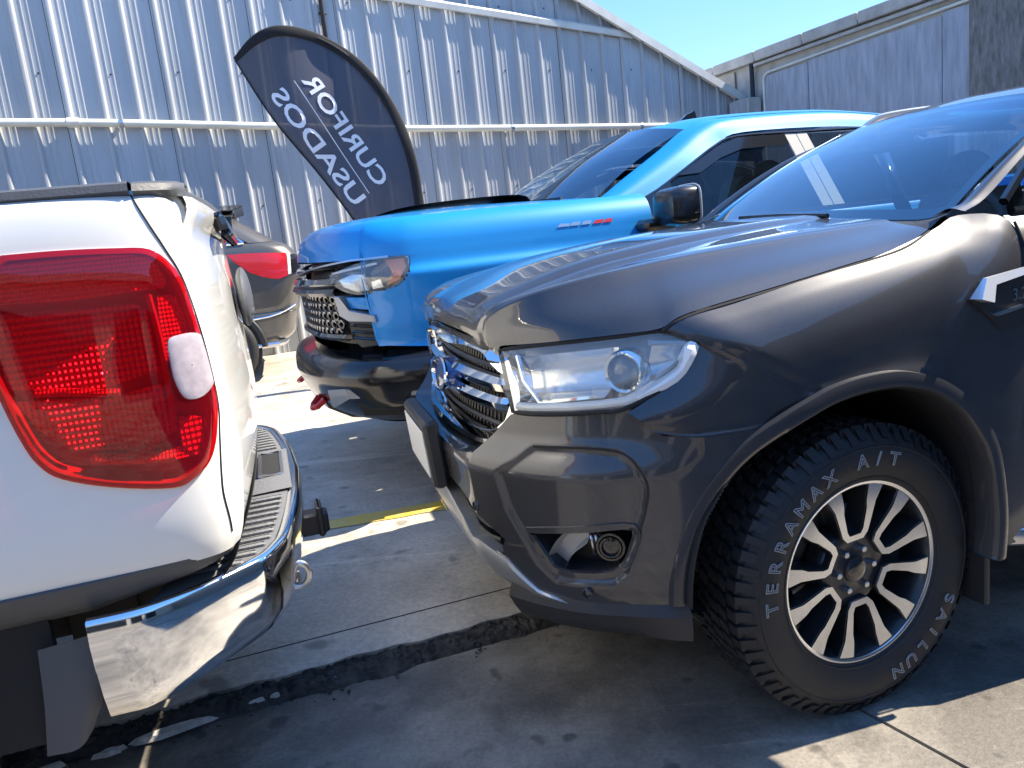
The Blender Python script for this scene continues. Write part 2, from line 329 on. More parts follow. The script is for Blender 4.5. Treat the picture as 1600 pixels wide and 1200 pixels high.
# crumbled asphalt filling the step
rr = random.Random(3); sf = [-2.4 + i * .012 for i in range(560)]; rows = []; NK = 16
for k in range(NK):
    q = k / (NK - 1); r_ = []
    for s in sf:
        base = -.058 + .135 * q; z = .004 + .024 * min(1, q * 3.2) * (1 - .25 * q)
        nz_ = .35 * math.sin(s * 37 + k * 2.1) + .35 * math.sin(s * 83 - k * 3.3) + rr.uniform(-1, 1)
        lo_ = .010 * math.sin(s * 4.3 + .5) + .010 * math.sin(s * 11.3) + .009 * math.sin(s * 29)
        r_.append(kpt(s + rr.uniform(-.004, .004), base + lo_ * (1 - q) ** 1.5 + rr.uniform(-.004, .004), (z + .0085 * nz_ * min(1, q * 4)) if k else -.006))
    rows.append(r_)
obj('asphalt_filler', MB().grid(rows), M_ASPH, slab, angle=12)
def blob(s, n, z, a, b, h, seed, rot=0):
    r2 = random.Random(seed); k = 14; ring = []
    for i in range(k):
        t = 2 * math.pi * i / k; q = r2.uniform(.65, 1.1); u, v = a * q * math.cos(t), b * q * math.sin(t)
        ring.append((s + u * math.cos(rot) - v * math.sin(rot), n + u * math.sin(rot) + v * math.cos(rot)))
    top = [kpt(s + (x - s) * .8, n + (y - n) * .8, z + h * r2.uniform(.7, 1.1)) for x, y in ring]; bot = [kpt(x, y, z - .004) for x, y in ring]
    mm = MB().grid([bot, top], closed=True); mm.add(top, [tuple(range(k))]); return mm
for i, (s, n, a, b) in enumerate(((.36, -.062, .13, .020), (.20, -.085, .05, .012), (.60, -.035, .028, .007), (.66, -.03, .018, .006), (.05, -.08, .05, .012), (.85, -.03, .014, .006))):
    obj('cement_lump', blob(s, n, .012, a, b, .012, i, .08), M_WHITEPATCH, slab, smooth=False)
m = MB(); rr = random.Random(5)
for i in range(260):
    s = rr.uniform(-1.2, 3); n = rr.gauss(-.06, .035); r = rr.uniform(.003, .009)
    c = Vector(kpt(s, n, r * .4)); vs = [c + Vector((rr.uniform(-r, r), rr.uniform(-r, r), rr.uniform(-r * .3, r))) for _ in range(5)]
    m.add(vs, [(0, 1, 2), (0, 2, 3), (0, 3, 4), (0, 4, 1), (1, 2, 3), (1, 3, 4)])
obj('grit', m, M_ASPH, slab, smooth=False, kind='stuff')
# yellow bay line on the slab
m = MB(); rows = []
for e in (0, 1):
    rows.append([(-2.2 + .1 * i, 3.165 + .028 * i * .75 + e * .125 + rr.uniform(-.006, .006) + .0 , 0) for i in range(45)])
rows = [[(x, y, slab_z((Vector((x, y, 0)) - KO).dot(KN)) + .004) for x, y, z in r] for r in rows]
obj('yellow_bay_line', m.grid(rows), M_YELLOW, slab)

# ================================================================== CORRUGATED SHED
WY = R(25); WD = 9.7
shed = thing('metal_shed', 'pale grey corrugated metal shed wall with a sloping gable edge', 'building', (-math.sin(WY) * WD, math.cos(WY) * WD, 0), WY)
def roof_z(t): return 4.47 - (t - 6.14) * .487 if t > 1.2 else 6.88 - (1.2 - t) * .02
PER = .34; T1 = 9.02
def rib_prof():
    # one period: (t, out) ; ribs stand out towards the yard
    return [(0, 0), (.010, .002), (.022, .034), (.030, .036), (.046, .036), (.054, .034), (.078, .004), (.09, .002), (.125, .0025), (.13, .007), (.138, .007), (.143, .0025), (.185, .0025), (.19, .007), (.198, .007), (.203, .0025), (.26, .002), (.3399, 0)]
PROF = rib_prof()
t = -9.52; k = 0
while t < T1 - .02:
    n = 3; t2 = min(T1, t + n * PER); pts = []
    for q in range(n):
        for a, o in PROF:
            if t + q * PER + a <= t2 - .007: pts.append((t + q * PER + a, o))
    pts.append((t2 - .006, 0))
    pts = [(a, -o - .002 * (k % 2)) for a, o in pts]
    m = MB(); zs = [0, 1]
    rows = [[(a, y, .05) for a, y in pts], [(a, y, 1.5) for a, y in pts], [(a, y, 2.9) for a, y in pts], [(a, y, roof_z(a) - .03) for a, y in pts]]
    obj('cladding_sheet', m.grid(rows), M_CLAD, shed, angle=25); t = t2; k += 1
obj('backing', MB().add([(-9.6, .06, -.1), (T1, .06, -.1), (T1, .06, roof_z(T1)), (1.2, .06, roof_z(1.3)), (-9.6, .06, roof_z(-9.6))], [(0, 1, 2, 3, 4)]), M_SEAM, shed, smooth=False)
# gable trim with a small overhang
m = MB(); gl = [(1.15, roof_z(1.21)), (T1 + .12, roof_z(T1 + .12))]
m.add([(gl[0][0], -.13, gl[0][1] + .05), (gl[1][0], -.13, gl[1][1] + .05), (gl[1][0], .9, gl[1][1] + .05), (gl[0][0], .9, gl[0][1] + .05),
       (gl[0][0], -.13, gl[0][1] - .07), (gl[1][0], -.13, gl[1][1] - .07), (gl[1][0], -.105, gl[1][1] - .07), (gl[0][0], -.105, gl[0][1] - .07), (gl[0][0], -.105, gl[0][1] + .03), (gl[1][0], -.105, gl[1][1] + .03)],
      [(0, 1, 2, 3), (0, 4, 5, 1), (4, 7, 6, 5), (7, 8, 9, 6)])
obj('gable_trim', m, M_CLAD2, shed, smooth=False)
obj('ridge_trim', MB().box((-4.2, -.05, roof_z(0) + .02), (10.8, .16, .12)), M_CLAD2, shed, smooth=False)
m = MB(); b0, b1 = (2.2, 4.60), (7.0, 4.065)
m.add([(b0[0], -.05, b0[1]), (b1[0], -.05, b1[1]), (b1[0], -.075, b1[1] - .03), (b0[0], -.075, b0[1] - .03), (b1[0], -.07, b1[1] - .10), (b0[0], -.07, b0[1] - .10), (b1[0], -.03, b1[1] - .10), (b0[0], -.03, b0[1] - .10)], [(0, 1, 2, 3), (3, 2, 4, 5), (5, 4, 6, 7)])
obj('band_flashing', m, M_CLAD2, shed, smooth=False)
sc_ = MB()
for z0 in (2.05, 3.55, 4.35):
    for i in range(26):
        t0 = -9.52 + i * PER * 2 + .17
        if t0 < 9 and z0 < roof_z(t0) - .2: sc_.ball((t0, -.006, z0 + .01 * math.sin(i * 3)), .011, 4, 6)
obj('screw_heads', sc_, M_SEAM, shed, kind='stuff')
def wl(t, y, z):  # wall frame -> world
    return (shed.location.x + t * math.cos(WY) - y * math.sin(WY), shed.location.y + t * math.sin(WY) + y * math.cos(WY), z)
pipe = thing('wall_pipe', 'cream painted pipe clamped along the corrugated wall', 'pipe', wl(0, 0, 2.99), WY)
pz = lambda t: smooth_f([-9, -.95, 1.96, 3.48, 7.75, 8.9], [3.15, 3.06, 2.92, 2.84, 2.73, 2.71])(t) - 2.99
obj('pipe_run', MB().tube([(a * .5, -.085, pz(a * .5)) for a in range(-18, 18)], .042, 12), M_PIPE, pipe)
for a in (-4.4, -2.1, .18, 2.6, 4.9, 7.0):
    obj('clamp', MB().tube([(a - .02, -.085, pz(a)), (a + .02, -.085, pz(a))], .05, 12).box((a, -.045, pz(a)), (.035, .06, .03)), M_SATIN, pipe)
obj('pipe_coupling', MB().tube([(-.34, -.085, pz(-.3)), (-.22, -.085, pz(-.25))], .052, 12), M_PIPE, pipe)
con = thing('wall_conduit', 'thin dark conduit running up the corrugated wall behind the flag', 'conduit', wl(2.56, -.03, 0), WY)
obj('conduit_run', MB().tube([(0, -.02, 2.9), (0, -.02, 6.3)], .028, 8), M_SEAM, con)
obj('clamp', MB().box((0, -.02, 4.2), (.09, .02, .03)), M_SEAM, con); obj('clamp', MB().box((0, -.02, 3.3), (.09, .02, .03)), M_SEAM, con)

# ================================================================== CONCRETE BUILDING (at right angles to the shed)
cb = thing('concrete_building', 'grey rendered concrete building with a parapet meeting the metal shed', 'building', wl(9.05, 0, 0), WY)
# local frame: -y runs along the wall towards the camera's right, +x goes into the building
def cbx(name, y0, y1, z0, z1, x0, x1, m, **k): return obj(name, MB().box(((x0 + x1) / 2, (y0 + y1) / 2, (z0 + z1) / 2), (x1 - x0, abs(y1 - y0), z1 - z0)), m, cb, smooth=False, **k)
cbx('wall', 2.5, -3.71, -.2, 3.6, 0, .3, M_PARAPET)
cbx('plaster_field', -.50, -1.335, -.1, 3.33, -.03, -.001, M_PLASTER)
cbx('plaster_field', -1.347, -3.355, -.1, 3.36, -.028, -.001, M_PLASTER)
cbx('plaster_field', -3.367, -3.708, -.1, 3.39, -.03, -.001, M_PLASTER)
cbx('raw_field', -3.712, -11, -.2, 3.9, -.06, .3, M_RAWWALL)
cbx('added_dark_wing', -11.02, -34, -.2, 9.0, -.3, 4, M_RAWWALL)  # unseen wing, added to give the grey pickup's side a dark reflection
m = MB(); m.tube([(-.045, -.50, .4), (-.045, -.50, 3.28), (-.045, -.53, 3.34), (-.045, -.60, 3.365), (-.045, -3.7, 3.43)], .018, 8); obj('conduit', m, M_PIPE, cb)
for i in range(7):
    y = 2.4 - i * .93
    obj('parapet_block', MB().box((.1, y - .46, 3.63 + .004 * i), (.42, .915, .15), bev=.01), M_PARAPET, cb, smooth=False)
cbx('ledge', -.35, -3.70, 3.50, 3.54, -.09, .02, M_PARAPET)
for i in range(3): obj('tan_sheet', MB().box((-.035 - .004 * i, .32 + .42 * i, 3.22), (.02, .40, .62), ry=.0), M_TAN, cb, smooth=False)
obj('downpipe', MB().tube([(-.08, -.30, .1), (-.08, -.30, 3.55)], .035, 10), M_SEAM, cb)
jb = thing('junction_box', 'grey metal junction box on brackets where the shed meets the concrete wall', 'electrical box', wl(9.05 - .22, -.27, 2.80), WY)
obj('housing', MB().box((0, 0, .12), (.26, .42, .24), bev=.012), M_PARAPET, jb); obj('lid', MB().box((-.135, 0, .12), (.012, .36, .19), bev=.004), M_PLASTER, jb)
obj('bracket', MB().box((.17, -.14, -.06), (.1, .03, .16)), M_SEAM, jb); obj('bracket', MB().box((.17, .14, -.06), (.1, .03, .16)), M_SEAM, jb)
obj('cable', MB().tube([(-.02, .05, 0), (-.04, .10, -.1), (-.02, .12, -.2), (.05, .2, -.5)], .014, 6), M_SEAM, jb)

# ================================================================== SHOWROOM BEHIND THE PHOTOGRAPHER (only mirrored in the paintwork)
sh = thing('showroom', 'beige showroom across the yard, mirrored in the car paint', 'building', (0, -7.5, 0), 0)
obj('wall', MB().box((-1, -2, 1.9), (26, 4, 4.2)), M_BEIGE, sh, smooth=False)
for i in range(6):
    obj('window', MB().box((-11 + i * 3.6, .02, 1.5), (2.6, .06, 2.2)), M_DKGLASS, sh, smooth=False)
obj('fascia', MB().box((-1, .15, 4.0), (26.4, .35, .5)), M_PARAPET, sh, smooth=False)

# ================================================================== FEATHER FLAG
FY = R(10); FD = 7.2
flag = thing('feather_flag', 'grey feather flag with mirrored white lettering leaning beside the blue pickup', 'flag', (-math.sin(-FY) * 0 - math.sin(FY) * FD, math.cos(FY) * FD, 0), FY)
m_, t_, b_ = new_mat('flag_cloth')
b_.inputs['Base Color'].default_value = (.085, .092, .125, 1); b_.inputs['Roughness'].default_value = .8; b_.inputs['Alpha'].default_value = .82
_n = t_.nodes.new('ShaderNodeTexWave'); _n.inputs['Scale'].default_value = 180; _bp = t_.nodes.new('ShaderNodeBump'); _bp.inputs['Strength'].default_value = .1; t_.links.new(_n.outputs[0], _bp.inputs['Height']); t_.links.new(_bp.outputs[0], b_.inputs['Normal'])
M_FLAG = m_
M_SLEEVE = mat('flag_sleeve', (.008, .008, .01), .8)
right = cr([(-.793, 3.06), (-.602, 3.203), (-.38, 3.267), (-.068, 3.197), (.227, 2.968), (.456, 2.603), (.571, 2.18), (.60, 1.69), (.60, 1.2)], 8)
left = cr([(-.793, 3.06), (-.70, 2.85), (-.60, 2.64), (-.50, 2.46), (-.39, 2.29), (-.27, 2.11), (-.12, 1.86), (.02, 1.60), (.20, 1.2)], 8)
def wob(a, z): return .035 * math.sin(a * 3.1 + z * 2.2) + .018 * math.sin(z * 6.3 - a * 5) + .02 * math.sin(a * 7 + 1)
rows = []
for (a0, z0), (a1, z1) in zip(left, right):
    rows.append([(a0 + (a1 - a0) * s / 12, wob(a0 + (a1 - a0) * s / 12, z0 + (z1 - z0) * s / 12), z0 + (z1 - z0) * s / 12) for s in range(13)])
obj('cloth', MB().grid(rows), M_FLAG, flag, solid=.002)
obj('sleeve', MB().tube([(a, wob(a, z) - .004, z) for a, z in right], [.02 + .024 * min(1, i / 10) for i in range(len(right))], 8, flat=(.5, 1)), M_SLEEVE, flag)
obj('hem', MB().tube([(a, wob(a, z) - .003, z) for a, z in left], .007, 5), M_SLEEVE, flag)
obj('pole', MB().tube([(a, .02, z) for a, z in right] + [(.61, .02, .3)], [.006 + .00014 * i for i in range(len(right) + 1)], 8), M_BLACKPL, flag)
obj('ground_plate', MB().box((.61, .02, .22), (.5, .5, .03), bev=.01).tube([(.61, .02, .2), (.61, .02, .6)], .022, 8), M_BLACKPL, flag)
def flag_text(s, p0, p1, hgt, name):
    me = text_mesh(s, 1.0, 0, bold=.018); xs = [v.co.x for v in me.vertices]; ys = [v.co.y for v in me.vertices]; W = max(xs) - min(xs); Hh = max(ys) - min(ys); cx = (max(xs) + min(xs)) / 2; cy = (max(ys) + min(ys)) / 2
    e = Vector((p1[0] - p0[0], p1[1] - p0[1])); Ln = e.length; e.normalize(); up = Vector((e.y, -e.x)); c = Vector(((p0[0] + p1[0]) / 2, (p0[1] + p1[1]) / 2))
    for v in me.vertices:
        q = c + e * ((v.co.x - cx) / W * Ln) + up * ((v.co.y - cy) / Hh * hgt); v.co = (q.x, wob(q.x, q.y) - .006, q.y)
    obj(name, me, M_WHITETXT, flag, smooth=False)
flag_text('CURIFOR', (.30, 1.94), (-.215, 2.895), .145, 'lettering')
flag_text('USADOS', (.075, 1.80), (-.50, 2.79), .145, 'lettering')
lp = [(.165, 1.865), (-.335, 2.86)]
obj('rule_line', MB().grid([[(lp[0][0] + (lp[1][0] - lp[0][0]) * i / 20 + dx, wob(lp[0][0] + (lp[1][0] - lp[0][0]) * i / 20, lp[0][1] + (lp[1][1] - lp[0][1]) * i / 20) - .006, lp[0][1] + (lp[1][1] - lp[0][1]) * i / 20) for i in range(21)] for dx in (-.004, .004)]), M_WHITETXT, flag)
# ================================================================== WHEEL (shared builder)
M_ALLOY = mat('machined_alloy', (.66, .67, .69), .22, metal=1., noise=.06, nscale=60)
M_ALLOYDK = mat('dark_alloy', (.025, .025, .028), .35, metal=.3, coat=.4)
M_DISC = mat('brake_disc', (.30, .29, .28), .35, metal=1.)
M_LETTER = mat('raised_white_letter', (.34, .34, .33), .7)
def wheel(parent, centre, Rt=.387, side=1, letters=None, steer=0., name='wheel', detail=True):
    """side=+1: outer face looks along +y. a = viewer's right, b = up, d = outwards"""
    wparent = bpy.data.objects.new(name, None); COL.objects.link(wparent); wparent.parent = parent
    wparent.location = centre; wparent.rotation_euler = (0, 0, steer)
    def fn(a, b, d): return (-a * side, d * side, b)
    def pol(r, th, d): return fn(r * math.cos(th), r * math.sin(th), d)
    W = .130
    prof = [(.232, .090), (.238, .098), (.246, .103), (.262, .112), (.285, .121), (.305, .1245), (.325, .123), (.343, .117), (.357, .109), (.368, .099), (.3735, .088), (.376, .05), (.377, 0), (.376, -.05), (.3735, -.088), (.367, -.1), (.343, -.118), (.305, -.126), (.26, -.113), (.232, -.09)]
    prof = [(r * Rt / .387 if r > .3 else r, d) for r, d in prof]
    ty = obj('tyre', MB().lathe(prof, 128, pol), M_RUBBER, wparent)
    if detail:
        # raised rim protector, ribs and tread blocks
        tm = MB(); n = 62
        def block(th0, th1, d0, d1, r0, r1, sk=0):
            v = []
            for r in (r0, r1):
                q = 0.0012 if r == r1 else 0
                for th, d in ((th0 + q * 3, d0 + q), (th1 - q * 3, d0 + q), (th1 - q * 3 + sk, d1 - q), (th0 + q * 3 + sk, d1 - q)): v.append(pol(r, th, d))
            tm.add(v, [(4, 5, 6, 7), (0, 1, 5, 4), (1, 2, 6, 5), (2, 3, 7, 6), (3, 0, 4, 7)])
        for i in range(n):
            s = 2 * math.pi / n; t0 = i * s
            block(t0 + .06 * s, t0 + .80 * s, .058, .094, .362, Rt + .001, .12 * s); block(t0 + .3 * s, t0 + 1.04 * s, -.094, -.058, .362, Rt + .001, -.12 * s)
            block(t0 + .15 * s, t0 + .85 * s, .022, .052, .366, Rt + .002, .35 * s); block(t0 + .45 * s, t0 + 1.15 * s, -.052, -.022, .366, Rt + .002, .35 * s)
            block(t0 + .0 * s, t0 + .72 * s, -.017, .017, .366, Rt + .002, .3 * s)
            # shoulder lugs running down the sidewall
            a0, a1 = t0 + .1 * s, t0 + (.74 if i % 2 else .60) * s
            v = [pol(r, th, d + e) for (r, d) in ((Rt, .088), (.372, .1), (.357 if i % 2 else .348, .1125 if i % 2 else .1165)) for th in (a0, a1) for e in (0, .004)]
            tm.add(v, [(0, 2, 6, 4), (4, 6, 10, 8), (1, 5, 7, 3), (5, 9, 11, 7), (0, 4, 5, 1), (4, 8, 9, 5), (2, 3, 7, 6), (6, 7, 11, 10), (8, 10, 11, 9)])
        obj('tread', tm, M_RUBBER, wparent, smooth=False)
        rb = MB()
        for r, d in ((.254, .1085), (.335, .1205)):
            rb.lathe([(r - .004, d - .002), (r - .0015, d + .0015), (r + .0015, d + .0015), (r + .004, d - .003)], 96, pol)
        obj('sidewall_rib', rb, M_RUBBER, wparent)
    rim = obj('rim', MB().lathe([(.228, .075), (.24, .096), (.2445, .0985), (.2425, .1005), (.236, .099), (.231, .092), (.222, .06), (.214, .02), (.214, -.09), (.24, -.1)], 96, pol), M_ALLOYDK, wparent)
    obj('rim_lip', MB().lathe([(.2335, .0985), (.2375, .1015), (.242, .1022), (.2445, .0995)], 96, pol), M_ALLOY, wparent)
    def dish(r): return .094 - .022 * (1 - min(1, r / .235)) ** 1.3
    outer = [(.083, 0), (.083, .026), (.10, .041), (.16, .057), (.178, .062), (.2355, .097)]
    inner = [(.2365, .054), (.188, .042), (.165, .042), (.112, .029), (.0985, .019), (.0985, 0)]
    half = outer + inner
    sp = MB(); fc = MB()
    def strip(mb, o, i, up, grow=0):
        pass
    # machined U faces as strips between outer and inner outline
    O = [(.083, -.026)] + [(.083, .026), (.10, .041), (.16, .057), (.178, .062), (.2355, .097)]
    def sample(pl, n):
        L = [0]
        for a, b in zip(pl[:-1], pl[1:]): L.append(L[-1] + math.dist(a, b))
        out = []
        for k in range(n + 1):
            d = L[-1] * k / n
            j = max(i for i in range(len(L)) if L[i] <= d + 1e-9); j = min(j, len(pl) - 2)
            q = (d - L[j]) / (L[j + 1] - L[j]); out.append((pl[j][0] + (pl[j + 1][0] - pl[j][0]) * q, pl[j][1] + (pl[j + 1][1] - pl[j][1]) * q))
        return out
    oh = [(.083, 0), (.083, .026), (.10, .041), (.16, .060), (.178, .066), (.237, .103)]
    ih = [(.0985, 0), (.0985, .018), (.112, .026), (.165, .037), (.188, .037), (.237, .046)]
    oh = [p for a, b in zip(oh[:-1], oh[1:]) for p in (a, ((a[0] + b[0]) / 2, (a[1] + b[1]) / 2))] + [oh[-1]]
    ih = [p for a, b in zip(ih[:-1], ih[1:]) for p in (a, ((a[0] + b[0]) / 2, (a[1] + b[1]) / 2))] + [ih[-1]]
    for k in range(6):
        A = -math.pi / 2 + k * math.pi / 3 + R(3)
        def P(r, tt, d): return fn(r * math.cos(A) - tt * math.sin(A), r * math.sin(A) + tt * math.cos(A), d)
        ol = [(r, -q) for r, q in reversed(oh)] + oh[1:]; il = [(r, -q) for r, q in reversed(ih)] + ih[1:]
        face = MB().grid([[P(r, q, dish(math.hypot(r, q)) + .002) for r, q in ol], [P(r, q, dish(math.hypot(r, q)) + .002) for r, q in il]])
        face.grid([[P(r, q, dish(math.hypot(r, q)) + .002) for r, q in ol], [P(r - .0008, q * 1.015, dish(math.hypot(r, q)) - .004) for r, q in ol]])
        face.grid([[P(r, q, dish(math.hypot(r, q)) + .002) for r, q in il], [P(r + .0008, q * .985, dish(math.hypot(r, q)) - .004) for r, q in il]])
        s_ = obj('spoke', MB(), M_ALLOYDK, wparent) if False else None
        base = MB()
        base.grid([[P(r - .001, q * 1.03, dish(math.hypot(r, q)) - .003) for r, q in ol], [P(r + .003, q * .93, dish(math.hypot(r, q)) - .055) for r, q in ol]])
        base.grid([[P(r + .001, q * .97, dish(math.hypot(r, q)) - .003) for r, q in il], [P(r + .006, q * .80, dish(math.hypot(r, q)) - .055) for r, q in il]])
        base.grid([[P(r - .001, q * 1.03, dish(math.hypot(r, q)) - .003) for r, q in ol], [P(r + .001, q * .97, dish(math.hypot(r, q)) - .003) for r, q in il]])
        so_ = obj('spoke', base, M_ALLOYDK, wparent, angle=30); obj('machined_face', face, M_ALLOY, wparent, angle=30)
    hub = MB().lathe([(.0, .080), (.030, .080), (.034, .078), (.036, .072), (.048, .068), (.07, .067), (.085, .07), (.1, .066), (.112, .05), (.115, .02)], 48, pol)
    obj('hub', hub, M_ALLOYDK, wparent)
    obj('centre_cap', MB().lathe([(0, .0835), (.02, .083), (.029, .081), (.031, .077)], 32, pol), M_GLOSSBLK, wparent)
    for k in range(6):
        A = -math.pi / 2 + R(33) + k * math.pi / 3
        c = (.0575 * math.cos(A), .0575 * math.sin(A))
        obj('lug_nut', MB().lathe([(0, .085), (.006, .085), (.0085, .083), (.0095, .068)], 6, lambda r, th, d: fn(c[0] + r * math.cos(th), c[1] + r * math.sin(th), d)), M_SATIN, wparent)
    obj('brake_disc', MB().lathe([(.0, .012), (.158, .012), (.16, .008), (.16, -.012)], 48, pol), M_DISC, wparent)
    obj('caliper', MB().prism([(.10, .03), (.17, .05), (.185, 0), (.175, -.06), (.10, -.05)], -.02, .045, fn), M_ALLOYDK, wparent)
    obj('back_plate', MB().lathe([(0, -.03), (.2, -.03), (.205, -.06)], 32, pol), M_DARKIN, wparent)
    if letters:
        for word, a0, a1, rr_, h in letters:
            n = len(word)
            for i, ch in enumerate(word):
                if ch == ' ': continue
                th = R(a0 + (a1 - a0) * (i + .5) / n)
                me = text_mesh(ch, h * 1.38, 0, outline=.0014)
                for v in me.vertices:
                    r = rr_ + v.co.y; ang = th - v.co.x / rr_ * 1.12
                    v.co = Vector(pol(r, ang, .1215 + .0035 * (1 - ((r - .302) / .03) ** 2) + .0006 + v.co.z))
                obj('letter', me, M_LETTER, wparent, smooth=False)
    return wparent

# ================================================================== GREY PICKUP
RY = R(194.5); RP = (.607, 2.687, 0)
rg = thing('grey_pickup', 'dark grey metallic pickup with chrome grille and machined alloy wheel', 'pickup truck', RP, RY)
M_GREY = paint('grey_metallic_paint', (.055, .055, .062), metal=.3, rough=.38, flake=.6, dirt=.15)
M_LENS = glass('headlamp_lens', (.92, .94, .93), .01, .09, body=(.75, .76, .74), bodymix=.16)
M_WIND = glass('windscreen_glass', (.74, .83, .84), .0, .22, (.85, .94, 1.0))
M_TINT = glass('tinted_glass', (.20, .23, .24), .0, .05)
M_SIDEG = glass('side_glass', (.60, .68, .68), .0, .05)
M_GRILLEMESH = mat('grille_mesh_black', (.012, .012, .014), .35)
M_REFLECT = mat('lamp_reflector', (.78, .79, .80), .2, metal=.75, bump=.1, bscale=35)
M_LAMPGREY = mat('lamp_bezel', (.42, .425, .43), .32, metal=.4)
M_WHITELED = mat('led_strip', (.85, .86, .86), .3, coat=1)
M_BRIGHT = mat('bright_trim', (.80, .81, .83), .16, metal=.55, coat=.5)
M_CLADD = mat('dark_arch_trim', (.028, .028, .031), .38, coat=.5)
M_SILVER = mat('silver_skid_plate', (.52, .52, .51), .35, metal=.75, noise=.05, nscale=20)
M_CLOTH = mat('seat_cloth', (.13, .135, .15), .9, noise=.2, nscale=60)
M_DASH = mat('dash_plastic', (.07, .072, .078), .7, bump=.15, bscale=150)
M_PLATE = mat('plate_white', (.72, .72, .70), .35)
# ---- hood
HR = [  # centre (x,z) | ridge | edge
    ((.886, 1.098), (.806, .480, 1.066), (.790, .540, 1.060)),
    ((.882, 1.128), (.808, .492, 1.108), (.784, .552, 1.068)),
    ((.845, 1.165), (.782, .530, 1.150), (.748, .620, 1.072)),
    ((.735, 1.200), (.705, .600, 1.185), (.685, .705, 1.078)),
    ((.595, 1.235), (.560, .633, 1.208), (.595, .785, 1.084)),
    ((.470, 1.256), (.440, .645, 1.219), (.522, .838, 1.090)),
    ((.350, 1.269), (.320, .650, 1.228), (.455, .850, 1.115)),
    ((.150, 1.286), (.120, .655, 1.237), (.200, .853, 1.145)),
    ((-.05, 1.297), (-.08, .660, 1.244), (0.00, .850, 1.168)),
    ((-.24, 1.302), (-.25, .668, 1.248), (-.20, .843, 1.192)),
    ((-.40, 1.302), (-.37, .680, 1.250), (-.335, .815, 1.226))]
rows = []
for i, (c, r, e) in enumerate(HR):
    xc, zc = c; bw = .40 if i > 2 else .40 * (.9 + .03 * i)
    fl = [0, .1, .45, .8, 1, 1, 1, 1, 1, 1, 1][i]; zc0 = zc
    dz = [.0, .01, .016, .02, .022, .022, .022, .020, .018, .016, .012][i]
    def xi(y): return xc + (r[0] - xc) * (y / r[1]) ** 2
    zr = r[2]
    row = [(xc, 0, zc), (xi(.14), .14, zc - .002), (xi(bw - .10), bw - .10, zc - .008 * fl - .006 * (1 - fl)), (xi(bw - .03), bw - .03, zc - .014 * fl - .010 * (1 - fl)), (xi(bw), bw, zc - .014 - dz * .55 * fl), (xi(bw + .035), bw + .035, zc - (.014 + dz) * fl - .018 * (1 - fl))]
    zi = row[-1][2]
    row += [(xi(r[1] - .05) , r[1] - .05, (zr + .006) * .75 + zi * .25), (r[0] + .0, r[1] - .014, zr + .0035), (r[0], r[1], zr), (r[0] * .93 + e[0] * .07, r[1] * .93 + e[1] * .07, zr - (zr - e[2]) * .085), (r[0] * .72 + e[0] * .28, r[1] * .72 + e[1] * .28, zr - (zr - e[2]) * .30), (r[0] * .3 + e[0] * .7, r[1] * .30 + e[1] * .70 + .004, zr - (zr - e[2]) * .66), e]
    rows.append(row)
hood = obj('hood', MB().surf(rows, 5, 4).mirror_y(), M_GREY, rg, angle=50)
# rolled lower edge of the hood (dark shadow gap)
edge = [r[-1] for r in rows]
obj('hood_gap', MB().tube([(x - .004 * (k < 5), y + .004, z - .006) for k, (x, y, z) in enumerate(cr(edge[5:], 5))], .0045, 6).mirror_y(), M_DARKIN, rg)
obj('hood_lip', MB().grid([[(x, y, z) for x, y, z in cr(rows[0], 4)], [(x - .03, y, z - .012) for x, y, z in cr(rows[0], 4)]]).mirror_y(), M_GREY, rg)
# ---- fender: polar stations around the wheel (inner x,z,y | outer x,y,z)
FS = [((-.412, .345, .925), (-.585, .925, .345)), ((-.416, .463, .93), (-.585, .928, .50)), ((-.388, .625, .935), (-.585, .930, .75)), ((-.34, .712, .938), (-.585, .928, .93)), ((-.28, .778, .94), (-.585, .915, 1.08)), ((-.20, .833, .943), (-.575, .865, 1.225)),
      ((-.12, .863, .945), (-.46, .805, 1.252)), ((-.046, .879, .946), (-.338, .822, 1.222)), ((.03, .882, .946), (-.10, .852, 1.177)), ((.07, .882, .946), (.15, .860, 1.147)), ((.10, .879, .945), (.34, .858, 1.123)), ((.118, .877, .945), (.468, .853, 1.110)), ((.135, .874, .944), (.514, .843, 1.087)),
      ((.165, .866, .943), (.478, .860, 1.076)), ((.20, .855, .940), (.447, .870, 1.052)), ((.235, .836, .935), (.462, .874, 1.022)), ((.30, .832, .930), (.49, .873, .992)), ((.40, .836, .920), (.53, .868, .965)), ((.50, .846, .905), (.58, .860, .942)), ((.585, .872, .880), (.628, .850, .920))]
cols = []
for k, (i, o) in enumerate(FS):
    ix, iz, iy = i; ox, oy, oz = o; c = []
    for t_, by in ((0, 0), (.05, .14), (.13, .34), (.27, .58), (.45, .74), (.62, .80), (.76, .82), (.86, .85), (.93, .93), (1, 1)):
        x = ox + (ix - ox) * t_; z = oz + (iz - oz) * t_; y = oy + (iy - oy) * by
        y += .006 * math.sin(math.pi * t_) * (1 if 4 < k < 12 else .4)
        c.append((x, y, z))
    cols.append(c)
obj('fender', MB().surf(cols, 4, 4).mirror_y(), M_GREY, rg, angle=50)
